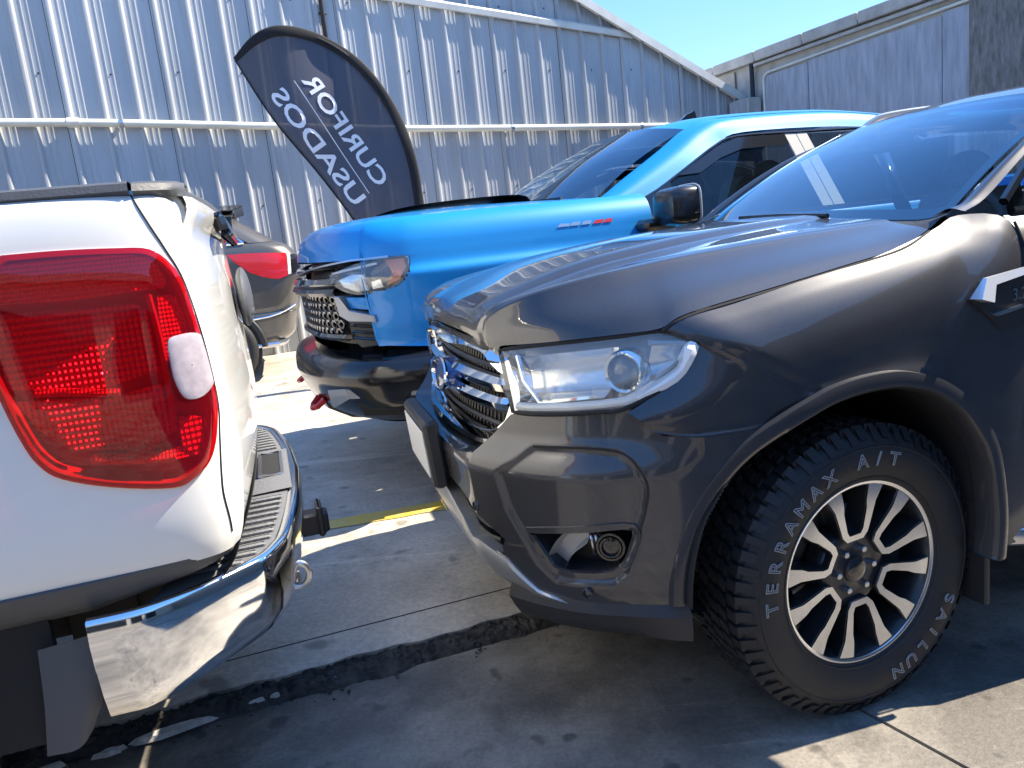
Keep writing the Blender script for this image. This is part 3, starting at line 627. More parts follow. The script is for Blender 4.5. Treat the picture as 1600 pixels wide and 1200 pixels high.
# arch moulding
arch = [(-.405, .335), (-.412, .345), (-.418, .463), (-.390, .625), (-.34, .712), (-.28, .778), (-.20, .833), (-.12, .863), (-.046, .879), (.05, .882), (.136, .874), (.20, .858), (.271, .835), (.363, .795), (.43, .745), (.49, .675), (.525, .60), (.543, .53), (.55, .465)]
ad = cr(arch, 4)
def ay(x, z): return .946 if x < .2 else .946 - .055 * ((x - .2) / .35) ** 1.6
rows = []
for k, (da, dy) in enumerate(((-.034, -.006), (-.032, .010), (-.010, .016), (.004, .012), (.012, 0), (.014, -.05))):
    rr_ = []
    for j, (x, z) in enumerate(ad):
        d = Vector((x - .06, z - .40)); d.normalize()
        rr_.append((x - d.x * da, ay(x, z) + dy, z - d.y * da))
    rows.append(rr_)
obj('arch_moulding', MB().grid(rows).mirror_y(), M_CLADD, rg, angle=40)
# inner wheel housing
rows = [[(x * (1 if yy > .5 else 1), yy, z) for x, z in ad] for yy in (.93, .75, .52)]
obj('wheel_housing', MB().grid(rows).grid([[(x, .52, z) for x, z in ad], [(x * .2, .50, .2) for x, z in ad]]).mirror_y(), M_DARKIN, rg)
obj('mud_flap', MB().box((-.425, .80, .33), (.02, .24, .30), bev=.005).mirror_y(), M_BLACKPL, rg)
# ---- bumper skin: plan curve + height profile, openings cut out
PLAN = [(.93, 0), (.925, .2), (.905, .4), (.87, .55), (.81, .68), (.73, .79), (.64, .86), (.55, .905), (.45, .925), (.36, .935), (.25, .94)]
PD = cr(PLAN, 24); PS = [0]
for a, b in zip(PD[:-1], PD[1:]): PS.append(PS[-1] + math.dist(a, b))
def plan_at(s):
    s = max(0, min(PS[-1] - 1e-6, s))
    lo = 0; hi = len(PS) - 1
    while hi - lo > 1:
        m_ = (lo + hi) // 2
        if PS[m_] <= s: lo = m_
        else: hi = m_
    q = (s - PS[lo]) / (PS[lo + 1] - PS[lo]); a, b = PD[lo], PD[lo + 1]
    x, y = a[0] + (b[0] - a[0]) * q, a[1] + (b[1] - a[1]) * q; L_ = math.dist(a, b); return x, y, -(a[1] - b[1]) / L_, -(b[0] - a[0]) / L_
zoff = smooth_f([.38, .42, .45, .49, .55, .62, .70, .752, .768, .782, .80, .83, .855, .88, .93], [-.085, -.05, -.032, -.018, -.008, -.003, 0, .004, .005, .002, -.006, -.026, -.040, -.046, -.055])
CG = [(.70, .836), (.83, .838), (.925, .829), (.962, .803), (.984, .754), (.974, .696), (.959, .651), (.938, .585), (.925, .545), (.895, .52), (.74, .512), (.70, .55), (.648, .635), (.62, .68), (.60, .77)]
FOG = [(.672, .632), (.815, .650), (.945, .658), (.938, .60), (.915, .56), (.868, .538), (.748, .534), (.712, .57)]
INT = [(-.01, .50), (-.01, .685), (.36, .685), (.44, .672), (.52, .64), (.60, .60), (.585, .56), (.44, .545), (.30, .53)]
GRB = [(-.01, 1.0), (.622, 1.0), (.622, .853), (.506, .806), (.38, .790), (-.01, .785)]
def bsurf(s, z, extra=0):
    x, y, nx, ny = plan_at(s); o = zoff(z)
    if s > .9: o *= max(.12, 1 - (s - .9) / .25)                      # flattens out towards the wheel
    d = seg_dist((s, z), CG)
    if inside((s, z), CG): o -= .012 * min(1, d / .010) if z > .50 else 0
    if d < .006: o -= .004 * (1 - d / .006)
    o += extra; return (x + nx * o, y + ny * o, z)
def btop(s): return lerp_list([0, .38, .506, .622, .67, .84, .96, .984, 1.03, 1.133, 1.40], [.785, .790, .806, .905, .917, .922, .927, .89, .86, .846, .838], s)
def bbot(s): return lerp_list([0, .35, .60, .67, .744, .871, 1.03, 1.3], [.50, .51, .54, .47, .455, .448, .452, .47], s)
ns, nz = 230, 96
rows = []
for j in range(nz + 1):
    r_ = []
    for i in range(ns + 1):
        s = PS[-1] * i / ns; z0, z1 = bbot(s), btop(s); r_.append((s, z0 + (z1 - z0) * j / nz))
    rows.append(r_)
def keepf(j, i):
    s = (rows[j][i][0] + rows[j + 1][i + 1][0]) / 2; z = (rows[j][i][1] + rows[j + 1][i + 1][1]) / 2
    x, y, _, _ = plan_at(s)
    if math.hypot(x - .06, z - .40) < .50 and x < .6: return False
    return not (inside((s, z), FOG) or inside((s, z), INT))
bm_ = MB().grid([[bsurf(s, z) for s, z in r_] for r_ in rows], keepf)
bump_o = obj('bumper', bm_.mirror_y(), M_GREY, rg, angle=50)
def sweep_on(poly, w, out, mat_, name, parent, closed=True, inset=0, sub=4):
    pl = cr(poly + ([poly[0]] if closed else []), sub); left = []; right = []; l2 = []; r2 = []
    for k, (s, z) in enumerate(pl):
        a = pl[max(0, k - 1)]; b = pl[min(len(pl) - 1, k + 1)]
        if closed and k in (0, len(pl) - 1): a, b = pl[-2], pl[1]
        t = Vector((b[0] - a[0], b[1] - a[1])).normalized(); n = Vector((-t.y, t.x)) * w / 2
        left.append(bsurf(s + n.x, z + n.y, -.004)); right.append(bsurf(s - n.x, z - n.y, -.004)); l2.append(bsurf(s + n.x * .75, z + n.y * .75, out)); r2.append(bsurf(s - n.x * .75, z - n.y * .75, out))
    return obj(name, MB().grid([left, l2, r2, right]).mirror_y(), mat_, parent, angle=60)
sweep_on(FOG, .020, .005, M_GREY, 'fog_surround', bump_o)
sweep_on([(.70, .836), (.83, .838), (.925, .829), (.962, .803), (.984, .754), (.974, .696), (.959, .651)], .007, .0015, M_DARKIN, 'groove', bump_o, closed=False)
rows_ = [[bsurf(s_k, btop(s_k), o) for s_k in [.02 * i for i in range(34)]] for o in (0, -.03, -.09)]
obj('bumper_deck', MB().grid(rows_).mirror_y(), M_GREY, bump_o, angle=40)
# fog recess
c0 = (sum(p[0] for p in FOG) / len(FOG), sum(p[1] for p in FOG) / len(FOG))
fd = cr(FOG + [FOG[0]], 4)
rows_ = [[bsurf(s, z, -.002) for s, z in fd], [bsurf(c0[0] + (s - c0[0]) * .94, c0[1] + (z - c0[1]) * .92, -.06) for s, z in fd], [bsurf(c0[0] + (s - c0[0]) * .86, c0[1] + (z - c0[1]) * .8, -.075) for s, z in fd], [bsurf(c0[0], c0[1], -.08) for s, z in fd]]
obj('fog_recess', MB().grid(rows_).mirror_y(), M_BLACKPL, bump_o, angle=40)
def at_b(s, z, d): return Vector(bsurf(s, z, d))
def disc_on(s, z, d, r, depth, m, name, par, n=20, sq=1.):
    p = Vector(plan_at(s)[:2] + (z,)); x, y, nx, ny = plan_at(s); o = Vector((nx, ny, 0)); u = Vector((-ny, nx, 0)); p = p + o * d
    mb = MB(); rws = [[tuple(p + o * dd + u * (rr_ * math.cos(2 * math.pi * k / n) * sq) + Vector((0, 0, rr_ * math.sin(2 * math.pi * k / n)))) for k in range(n)] for rr_, dd in ((r, -depth), (r, -.003), (r * .94, 0), (r * .80, .001), (r * .75, -.006), (0, -.008 if depth > .01 else 0.001))]
    return obj(name, mb.grid(rws, closed=True).mirror_y(), m, par)
disc_on(.885, .60, -.035, .036, .04, M_GLOSSBLK, 'fog_lamp', bump_o); disc_on(.885, .60, -.032, .027, .01, M_GLOSSBLK, 'fog_lens', bump_o)
for k_ in range(3): obj('fog_fin', MB().tube([bsurf(.835 + .014 * k_, .575, -.03), bsurf(.832 + .014 * k_, .63, -.028)], .0045, 6).mirror_y(), M_SATIN, bump_o)
sweep_on([(.735, .552), (.77, .60), (.815, .635)], .05, -.04, M_LAMPGREY, 'recess_panel', bump_o, closed=False)
disc_on(.506, .669, .004, .013, .01, M_GREY, 'parking_sensor', bump_o); disc_on(.822, .495, -.006, .013, .01, M_GREY, 'parking_sensor', bump_o)
# lower intake and skid plate
di = cr(INT, 3)
obj('intake_back', MB().grid([[bsurf(s, z, -.07) for s in [i * .05 for i in range(13)]] for z in (.49, .56, .62, .70)]).mirror_y(), M_GRILLEMESH, bump_o)
mb = MB()
for z in (.545, .575, .605, .635, .665): mb.tube([bsurf(s * .05, z, -.03) for s in range(0, 12)], .006, 5)
obj('intake_bar', mb.mirror_y(), M_BLACKPL, bump_o)
rows_ = []
ST = lambda s: lerp_list([0, .20, .289, .36, .433, .503, .60, .68, .76], [.635, .63, .612, .60, .565, .575, .545, .478, .456], s)
SB = lambda s: lerp_list([0, .28, .433, .52, .60, .70, .76], [.46, .47, .475, .455, .43, .42, .448], s)
for k, (q, o) in enumerate(((1.0, -.03), (1.0, .004), (.90, .010), (.5, .006), (.12, -.012), (0, -.05))):
    rows_.append([bsurf(i * .02, SB(i * .02) + (ST(i * .02) - SB(i * .02)) * q, o) for i in range(39)])
obj('skid_plate', MB().grid(rows_).mirror_y(), M_SILVER, bump_o, angle=40)
rows_ = [[bsurf(s, z, o) for s in [.58 + .02 * i for i in range(25)]] for z, o in ((.47, -.004), (.44, .022), (.405, .030), (.378, .035), (.372, .02), (.37, -.1))]
obj('lower_valance', MB().grid(rows_).mirror_y(), M_BLACKPL, bump_o, angle=40)
obj('under_tray', MB().grid([[(x, y, z) for y in (-.8, -.4, 0, .4, .8)] for x, z in ((.66, .43), (.5, .38), (.2, .33), (-.4, .33), (-4, .35))]), M_DARKIN, rg)
obj('number_plate_holder', MB().box((.952, 0, .745), (.045, .44, .20), bev=.01, ry=R(4)), M_BLACKPL, bump_o)
pl_ = obj('number_plate', MB().box((.978, 0, .745), (.006, .37, .14), bev=.002, ry=R(4)), M_PLATE, bump_o)
# ---- grille
def gx(y, z): return .872 - .30 * y * y - .03 * (z - .80) / .25
obj('grille_back', MB().grid([[(gx(y, z) - .045, y, z) for y in [-.60 + .1 * i for i in range(13)]] for z in (.78, .85, .93, 1.0, 1.07)]), M_GRILLEMESH, rg)
GO = [(0, 1.085), (.25, 1.082), (.42, 1.072), (.515, 1.055), (.575, 1.0), (.598, .955), (.590, .90), (.555, .845), (.475, .812), (.30, .800), (0, .797)]
gd = cr(GO, 5)
def strip(pl, wt, out, m, name, par, cx=(0, .94)):
    rws = [[], [], [], []]
    for (y, z) in pl:
        d = Vector((cx[0] - y * .55, cx[1] - z)); d.normalize(); w_ = wt(y, z)
        up_ = max(0, min(1, (z - 1.0) / .05)) if wt(y, z) > .03 else 0
        for k, (q, o) in enumerate(((0, -.015), (.1, out * (1 - up_) + .006 * up_), (.75, out * .8 * (1 - up_) + .036 * up_), (1, -.02))): rws[k].append((gx(y + d.x * q * w_, z) + o, y + d.x * q * w_, z + d.y * q * w_))
    return obj(name, MB().grid(rws).mirror_y(), m, par, angle=40)
gs = strip(gd, lambda y, z: .066 if z > 1.0 else (.055 if z > .87 else .026), .022, M_CHROME, 'grille_surround', rg)
strip([(y * .93, .94 + (z - .94) * .80) for y, z in gd], lambda y, z: .010, .008, M_CHROME, 'inner_trim', gs)
for zc, h in ((.965, .034), (.918, .030)):
    rws = [[(gx(y, zc) + o, y, zc + dz - .02 * abs(y) * 0) for y in [-.55 + .05 * i for i in range(23)]] for dz, o in ((h / 2, -.03), (h / 2, .006), (h * .1, .022), (-h / 2, .014), (-h / 2, -.03))]
    obj('grille_bar', MB().grid(rws), M_CHROME, gs, angle=30)
mb = MB()
for k in range(7):
    z = .815 + k * .036
    if abs(z - .965) < .022 or abs(z - .918) < .022: continue
    mb.tube([(gx(y, z) - .022, y, z) for y in [-.55 + .05 * i for i in range(23)]], .007, 5)
for i in range(-18, 19): mb.tube([(gx(i * .03, .80) - .028, i * .03, .80), (gx(i * .03, 1.06) - .028, i * .03, 1.06)], .004, 4)
obj('grille_mesh', mb, M_GRILLEMESH, gs, kind='stuff')
M_BADGE = mat('blue_enamel', (.01, .05, .22), .15, coat=1)
bd = obj('badge', MB().lathe([(0, .034), (.8, .032), (.93, .028), (1, .02), (1, -.02)], 40, lambda r, th, d: (gx(0, .942) + .008 + d, r * .115 * math.cos(th), .942 + r * .047 * math.sin(th))), M_BADGE, gs)
obj('badge_rim', MB().tube([(gx(0, .942) + .036, .116 * math.cos(2 * math.pi * k / 40), .942 + .048 * math.sin(2 * math.pi * k / 40)) for k in range(40)], .006, 6, closed=True), M_CHROME, gs)
# ---- headlamps
HT = [(.792, .548, 1.057), (.757, .62, 1.066), (.684, .702, 1.072), (.596, .782, 1.078), (.525, .832, 1.083), (.462, .862, 1.070), (.444, .868, 1.050)]
HB = [(.798, .600, .912), (.778, .67, .914), (.728, .745, .917), (.678, .802, .922), (.632, .843, .928), (.535, .868, .968), (.462, .873, 1.025)]
def hl(q, out):
    r_ = []
    for a, b in zip(HT, HB):
        p = Vector(a) * (1 - q) + Vector(b) * q; n = Vector((.75, .60, .12)).normalized(); o = .024 * math.sin(math.pi * q) + out; r_.append(tuple(p + n * o))
    return r_
for sgn in (1, -1):
    lamp = bpy.data.objects.new('headlamp', None); COL.objects.link(lamp); lamp.parent = rg
    S = lambda mb: (setattr(mb, 'v', [(x, y * sgn, z) for x, y, z in mb.v]), mb)[1]
    obj('lens', S(MB().surf([hl(q, -.004) for q in (0, .15, .35, .5, .65, .85, 1)], 3, 5)), M_LENS, lamp)
    obj('housing', S(MB().surf([hl(q, o) for q, o in ((0, -.006), (.02, -.05), (.12, -.075), (.5, -.10), (.86, -.08), (.97, -.05), (1, -.006))], 3, 5)), M_LAMPGREY, lamp)
    obj('lamp_seal', S(MB().tube([Vector(p) - Vector((.003, .002, 0)) for p in cr(HT, 5)] + [Vector(p) - Vector((.003, .002, 0)) for p in reversed(cr(HB, 5))], .0055, 6, closed=True)), M_DARKIN, lamp)
    # reflector bowl, main lens and light guides
    def inl(u, q, out):
        k = u * (len(HT) - 1); i = min(int(k), len(HT) - 2); f = k - i; A = hl(q, out); return Vector(A[i]) * (1 - f) + Vector(A[i + 1]) * f
    rw = [[inl(u, q, o) for u in (.12, .2, .3, .42, .5)] for q, o in ((.14, -.03), (.3, -.065), (.5, -.08), (.7, -.07), (.82, -.035))]
    obj('reflector', S(MB().surf(rw, 3, 3)), M_REFLECT, lamp)
    rw = [[inl(u, q, o) for u in (.66, .74, .82, .88)] for q, o in ((.16, -.02), (.4, -.06), (.6, -.06), (.78, -.025))]
    obj('reflector', S(MB().surf(rw, 3, 3)), M_REFLECT, lamp)
    pc = inl(.57, .5, -.035); ax = Vector((.86, .50, 0)).normalized(); ux = Vector((-.5, .86, 0)).normalized()
    for nm, prof_, m_ in (('projector', [(0, .012), (.02, .008), (.033, -.006), (.037, -.02)], M_LENS), ('projector_ring', [(.037, -.02), (.040, .002), (.046, .006), (.050, 0), (.052, -.03)], M_CHROME), ('projector_bowl', [(0, -.04), (.02, -.036), (.037, -.02)], M_GLOSSBLK)):
        obj(nm, S(MB().lathe(prof_, 28, lambda r, th, d: tuple(pc + ax * d + ux * (r * math.cos(th)) + Vector((0, 0, r * math.sin(th)))))), m_, lamp)
    obj('light_guide', S(MB().tube([inl(u / 20, .90, -.016) for u in range(1, 19)] + [inl(.94, .7, -.014), inl(.95, .5, -.014), inl(.94, .25, -.016)], [.010] * 12 + [.011, .013, .015, .017, .018, .018, .018, .018, .016], 8)), M_WHITELED, lamp)
    obj('bezel_rib', S(MB().tube([inl(.10, .12, -.02), inl(.13, .5, -.03), inl(.2, .84, -.025), inl(.46, .80, -.03)], .006, 6)), M_CHROME, lamp)
    obj('bezel_rib', S(MB().tube([inl(.64, .14, -.018), inl(.90, .17, -.015), inl(.86, .62, -.02), inl(.76, .80, -.02)], .007, 6)), M_LAMPGREY, lamp)
# side vent badge
sv = obj('side_vent', MB().prism([(-.335, 1.045), (-.385, 1.085), (-.56, 1.098), (-.575, .965), (-.44, .955)], .918, .940, lambda a, b, d: (a, d, b)).mirror_y(), M_BLACKPL, rg, smooth=False)
obj('vent_trim', MB().prism([(-.330, 1.047), (-.378, 1.094), (-.565, 1.108), (-.562, 1.092), (-.40, 1.075), (-.366, 1.035)], .935, .947, lambda a, b, d: (a, d + (1.09 - b) * .5 * (d > .94), b)).mirror_y(), M_BRIGHT, sv, smooth=False)
obj('vent_trim', MB().prism([(-.395, 1.000), (-.42, .992), (-.572, 1.008), (-.572, 1.014), (-.42, 1.003)], .935, .946, lambda a, b, d: (a, d, b)).mirror_y(), M_SATIN, sv, smooth=False)
me = text_mesh('3.2L', .045, .001)
for v in me.vertices: v.co = Vector((-.515 - v.co.x, .9425 + v.co.z, 1.038 + v.co.y + v.co.x * .03))
obj('engine_lettering', me, M_SATIN, sv, smooth=False)
obj('door_gap', MB().tube([(-.588, .93, .36), (-.588, .932, .7), (-.588, .932, 1.0), (-.588, .915, 1.12), (-.588, .87, 1.22)], .004, 6).mirror_y(), M_DARKIN, rg)
# final fairing of the body shell in the car's own axes (overhangs, nose camber)
def fair(p):
    x, y, z = p; yy = max(abs(y), .5); dy = yy - .85; xx = max(x, -.7)
    nx = -.0066 + .8911 * xx + .0701 * xx * xx - .116 * dy - .0586 * dy * xx + (x - xx) * .9
    sc = 1 + .0818 * xx + .006 * xx * xx + .0433 * dy * xx
    if abs(y) < .5 and x > .3: nx -= (.03 + .025 * max(0, min(1, (z - .9) / .15))) * (1 - (abs(y) / .5) ** 2) * min(1, (x - .3) / .4)
    return (nx, y, 1.314 + (z - 1.314) * sc)
def fair_tree(o):
    for c in list(bpy.data.objects):
        if c.parent is o:
            if c.type == 'MESH':
                for v in c.data.vertices: v.co = fair(v.co)
            fair_tree(c)
fair_tree(rg)
# ---- cab: windscreen, pillars, roof, doors
WB = [(-.315, 0, 1.282), (-.32, .22, 1.280), (-.335, .42, 1.270), (-.375, .57, 1.258), (-.425, .66, 1.250), (-.475, .70, 1.262)]
WT = [(-.98, 0, 1.612), (-.985, .18, 1.609), (-1.0, .35, 1.602), (-1.02, .47, 1.592), (-1.05, .55, 1.578), (-1.08, .60, 1.562)]
def wrow(q): return [tuple((Vector(a) * (1 - q) + Vector(b) * q) + Vector((.45, 0, .88)) * (.028 * math.sin(math.pi * q))) for a, b in zip(WB, WT)]
ws = obj('windscreen', MB().surf([wrow(q) for q in (0, .25, .5, .75, 1)], 4, 4).mirror_y(), M_WIND, rg)
mb = MB(); dn = Vector((-.001, 0, -.003))
mb.grid([[Vector(p) + dn for p in cr(wrow(q), 4)] for q in (-.03, .03, .07)])
obj('ceramic_band', mb.mirror_y(), M_GLOSSBLK, ws)
obj('ceramic_band', MB().grid([[Vector(p) + dn for p in cr(wrow(q), 4)] for q in (.94, 1.01)]).mirror_y(), M_GLOSSBLK, ws)
obj('ceramic_band', MB().grid([[tuple(Vector(wrow(q)[-1]) * (1 - e) + Vector(wrow(q)[-2]) * e + dn) for q in [i / 10 for i in range(11)]] for e in (0, .5)]).mirror_y(), M_GLOSSBLK, ws)
obj('cowl', MB().surf([[(x + .005, y, z - .004) for x, y, z in WB], [(x + .04, y * 1.02, z - .012) for x, y, z in WB], [(x + .09, y * 1.04, z - .035) for x, y, z in WB]], 2, 4).mirror_y(), M_BLACKPL, rg)
for wpath in ([(-.30, .42, 1.285), (-.33, .15, 1.298), (-.34, -.12, 1.305)], [(-.29, -.10, 1.295), (-.33, -.35, 1.300), (-.38, -.58, 1.292)]):
    obj('wiper', MB().tube(wpath, .008, 6), M_BLACKPL, rg)
PO = [(-.435, .79, 1.262), (-.52, .772, 1.290), (-.66, .745, 1.378), (-.80, .715, 1.462), (-.95, .685, 1.530), (-1.10, .655, 1.572), (-1.3, .64, 1.588)]
PI = [(-.42, .70, 1.256), (-.48, .704, 1.266), (-.62, .683, 1.350), (-.77, .660, 1.432), (-.92, .635, 1.503), (-1.08, .603, 1.564), (-1.25, .585, 1.604)]
rws = [PI, [tuple((Vector(a) + Vector(b)) / 2 + Vector((.012, .012, .014))) for a, b in zip(PI, PO)], PO]
obj('pillar', MB().surf(rws, 4, 4).mirror_y(), M_GREY, rg)
rf = [[(a[0], a[1], a[2]) for a in WT] + [(-1.14, .65, 1.575)],
      [(-1.15, 0, 1.645), (-1.15, .18, 1.642), (-1.17, .35, 1.634), (-1.19, .47, 1.622), (-1.21, .55, 1.608), (-1.24, .59, 1.600), (-1.28, .642, 1.588)],
      [(-1.5, 0, 1.668), (-1.5, .18, 1.665), (-1.5, .35, 1.657), (-1.5, .47, 1.645), (-1.5, .55, 1.630), (-1.5, .60, 1.615), (-1.5, .642, 1.592)],
      [(-2.1, 0, 1.655), (-2.1, .18, 1.652), (-2.1, .35, 1.645), (-2.1, .47, 1.634), (-2.1, .55, 1.62), (-2.1, .60, 1.605), (-2.1, .642, 1.582)],
      [(-2.42, 0, 1.61), (-2.42, .18, 1.608), (-2.42, .35, 1.602), (-2.42, .47, 1.592), (-2.42, .55, 1.58), (-2.42, .595, 1.568), (-2.42, .635, 1.55)]]
obj('roof', MB().surf(rf, 4, 4).mirror_y(), M_GREY, rg)
for sgn in (1, -1):
    rp = cr([(-1.20, .52 * sgn, 1.605), (-1.28, .535 * sgn, 1.652), (-1.38, .54 * sgn, 1.676), (-1.7, .545 * sgn, 1.690), (-2.1, .545 * sgn, 1.675), (-2.22, .53 * sgn, 1.62)], 5)
    obj('roof_rail', MB().tube(rp, .016, 8, flat=(1, 1.2)), M_SATIN, rg)
def side(x0, x1, zs, name, m):
    return obj(name, MB().surf([[(x, y, z) for x in (x0, x0 + (x1 - x0) * .33, x0 + (x1 - x0) * .66, x1)] for z, y in zs], 3, 2).mirror_y(), m, rg)
DZ = [(.42, .885), (.52, .918), (.70, .928), (.90, .925), (1.05, .925), (1.13, .905), (1.20, .87), (1.24, .83)]
dr = side(-.517, -1.55, DZ, 'front_door', M_GREY); side(-1.56, -2.42, DZ, 'rear_door', M_GREY)
obj('side_glass', MB().surf([[(-.58, .81, 1.245), (-1.0, .81, 1.245), (-1.5, .81, 1.245), (-2.35, .81, 1.245)], [(-.78, .735, 1.42), (-1.05, .74, 1.42), (-1.5, .74, 1.42), (-2.35, .74, 1.42)], [(-1.10, .655, 1.565), (-1.2, .652, 1.575), (-1.5, .648, 1.58), (-2.3, .645, 1.565)]], 3, 4).mirror_y(), M_SIDEG, rg)
obj('window_trim', MB().tube([(-.55, .825, 1.250), (-1.2, .828, 1.245), (-1.9, .828, 1.245), (-2.4, .825, 1.245)], .011, 6).mirror_y(), M_GLOSSBLK, rg)
obj('window_trim', MB().tube([(-.55, .80, 1.275), (-.68, .757, 1.375), (-.82, .728, 1.462), (-.97, .697, 1.530), (-1.12, .668, 1.572)], .013, 6).mirror_y(), M_GLOSSBLK, rg)
obj('window_trim', MB().box((-1.55, .728, 1.41), (.06, .03, .36), rx=R(-27)).mirror_y(), M_GLOSSBLK, rg)
mi = MB().ball((-.70, 1.02, 1.20), 1, 10, 16, (.07, .12, .085)).box((-.66, .90, 1.18), (.08, .14, .05), bev=.01)
obj('door_mirror', mi.mirror_y(), M_GREY, rg)
obj('door_handle', MB().box((-1.35, .935, 1.02), (.2, .03, .03), bev=.01).mirror_y(), M_CHROME, rg)
obj('side_step', MB().tube([(-.42, .83, .40), (-.47, .90, .40), (-.55, .925, .395), (-2.3, .925, .395), (-2.4, .85, .40)], .034, 10).mirror_y(), M_SATIN, rg)
obj('rocker', MB().grid([[(x, y, z) for x in (-.40, -1.4, -2.4)] for y, z in ((.90, .52), (.885, .42), (.80, .36), (.6, .36))]).mirror_y(), M_GREY, rg)
# interior
it = obj('dashboard', MB().surf([[(x, y, z) for y in (-.66, -.3, 0, .3, .66)] for x, z in ((-.40, 1.245), (-.52, 1.245), (-.64, 1.225), (-.68, 1.12), (-.68, .9))], 3, 3), M_DASH, rg)
for sy_ in (.36, -.36):
    st = obj('seat', MB().surf([[(x, sy_ + dy, z) for dy in (-.24, -.2, 0, .2, .24)] for x, z in ((-.95, .75), (-1.35, .72), (-1.45, .9), (-1.55, 1.15), (-1.60, 1.30), (-1.66, 1.28), (-1.64, .9))], 3, 3), M_CLOTH, rg)
    obj('headrest', MB().ball((-1.62, sy_, 1.40), 1, 10, 14, (.05, .13, .085)), M_CLOTH, st)
obj('steering_wheel', MB().tube([(-.82 - .08 * math.sin(t), .36 + .18 * math.cos(t), 1.15 + .15 * math.sin(t)) for t in [2 * math.pi * k / 28 for k in range(28)]], .015, 8, closed=True), M_DASH, rg)
obj('rear_view_mirror', MB().box((-.90, 0, 1.515), (.03, .22, .06), bev=.012), M_BLACKPL, rg)
obj('cab_floor', MB().box((-1.5, 0, .62), (1.9, 1.6, .1)), M_DASH, rg, smooth=False); obj('cab_bulkhead', MB().box((-2.46, 0, .98), (.05, 1.6, .70)), M_DASH, rg, smooth=False)
obj('rear_glass', MB().grid([[(-2.46, y, 1.30) for y in (-.7, 0, .7)], [(-2.43, y, 1.56) for y in (-.62, 0, .62)]]), M_SIDEG, rg)
obj('engine_block', MB().box((.1, 0, .75), (.9, .9, .5)), M_DARKIN, rg, smooth=False)
# load bed (behind the cab, out of the picture)
for sgn in (1, -1): obj('bed_side', MB().box((-3.3, .88 * sgn, .95), (1.66, .08, .72), bev=.03), M_GREY, rg)
obj('tailgate', MB().box((-4.12, 0, .95), (.07, 1.66, .72), bev=.02), M_GREY, rg); obj('bed_floor', MB().box((-3.3, 0, .68), (1.6, 1.66, .05)), M_GREY, rg)
wheel(rg, (0, .79, .387), letters=[('TERRAMAX A/T', 186, 68, .303, .035), ('SAILUN', -22, -78, .303, .035)], steer=R(5.5))
wheel(rg, (0, -.79, .387), side=-1, detail=False)
wheel(rg, (-3.1, .79, .387), detail=False); wheel(rg, (-3.1, -.79, .387), side=-1, detail=False)
# ================================================================== WHITE PICKUP (rear end)
WPY = R(197); WPP = (-.785, 2.236, .08)
wt = thing('white_pickup', 'white pickup with large red tail lamp and chrome rear step bumper', 'pickup truck', WPP, WPY)
M_WHITE = paint('white_paint', (.86, .86, .82), rough=.35, dirt=.6)
M_REDLENS = glass('red_lens', (.94, .05, .085), .012, .05, body=(.70, .008, .022), bodymix=.12)
M_LAMPIN = mat('lamp_inner_silver', (.78, .78, .78), .25, metal=.35, bump=.6, bscale=55)
M_LAMPIN2 = mat('lamp_inner_dull', (.45, .42, .42), .5)
M_LAMPLIT = mat('lamp_inner_bright', (.9, .9, .9), .25, metal=.2, bump=.4, bscale=90)
M_REVERSE = mat('reverse_lens', (.40, .36, .41), .16, coat=1, noise=.22, nscale=26, bump=.04, bscale=80)
M_PAD = mat('step_pad_grey', (.14, .145, .155), .6, bump=.3, bscale=90)
M_CLADG = mat('grey_plastic', (.075, .08, .09), .55, bump=.15, bscale=200)
def prism_bump(m, sc, st):
    t = m.node_tree; b = t.nodes['Principled BSDF']; w_ = t.nodes.new('ShaderNodeTexWave'); w_.inputs['Scale'].default_value = sc; w_.bands_direction = 'X'; tc = t.nodes.new('ShaderNodeTexCoord'); t.links.new(tc.outputs['Object'], w_.inputs['Vector'])
    w2 = t.nodes.new('ShaderNodeTexWave'); w2.inputs['Scale'].default_value = sc * .8; w2.bands_direction = 'Z'; t.links.new(tc.outputs['Object'], w2.inputs['Vector']); ad = t.nodes.new('ShaderNodeMath'); t.links.new(w_.outputs[1], ad.inputs[0]); t.links.new(w2.outputs[1], ad.inputs[1])
    bp_ = t.nodes.new('ShaderNodeBump'); bp_.inputs['Strength'].default_value = st; bp_.inputs['Distance'].default_value = .004; t.links.new(ad.outputs[0], bp_.inputs['Height']); t.links.new(bp_.outputs[0], b.inputs['Normal'])
prism_bump(M_LAMPIN, 34, .9); prism_bump(M_LAMPLIT, 50, .8)
WPL = [(1.35, .885), (.6, .888), (.3, .885), (.2, .883), (.13, .878), (.08, .869), (.045, .853), (.022, .828), (.012, .80)]
WDn = cr(WPL, 16); WS = [0]
for a, b in zip(WDn[:-1], WDn[1:]): WS.append(WS[-1] + math.dist(a, b))
WLEN = WS[-1]
def wplan(s):
    s = max(0, s)
    if s >= WLEN:  # straight on past the corner
        a, b = WDn[-2], WDn[-1]; L_ = math.dist(a, b); d = s - WLEN; x, y = b[0] + (b[0] - a[0]) / L_ * d, b[1] + (b[1] - a[1]) / L_ * d; return x, y, -(a[1] - b[1]) / L_ * -1 * -1, (a[0] - b[0]) / L_
    lo = 0; hi = len(WS) - 1
    while hi - lo > 1:
        m_ = (lo + hi) // 2
        if WS[m_] <= s: lo = m_
        else: hi = m_
    a, b = WDn[lo], WDn[lo + 1]; L_ = WS[lo + 1] - WS[lo]; q = (s - WS[lo]) / L_
    tx, ty = (b[0] - a[0]) / L_, (b[1] - a[1]) / L_
    return a[0] + (b[0] - a[0]) * q, a[1] + (b[1] - a[1]) * q, ty, -tx
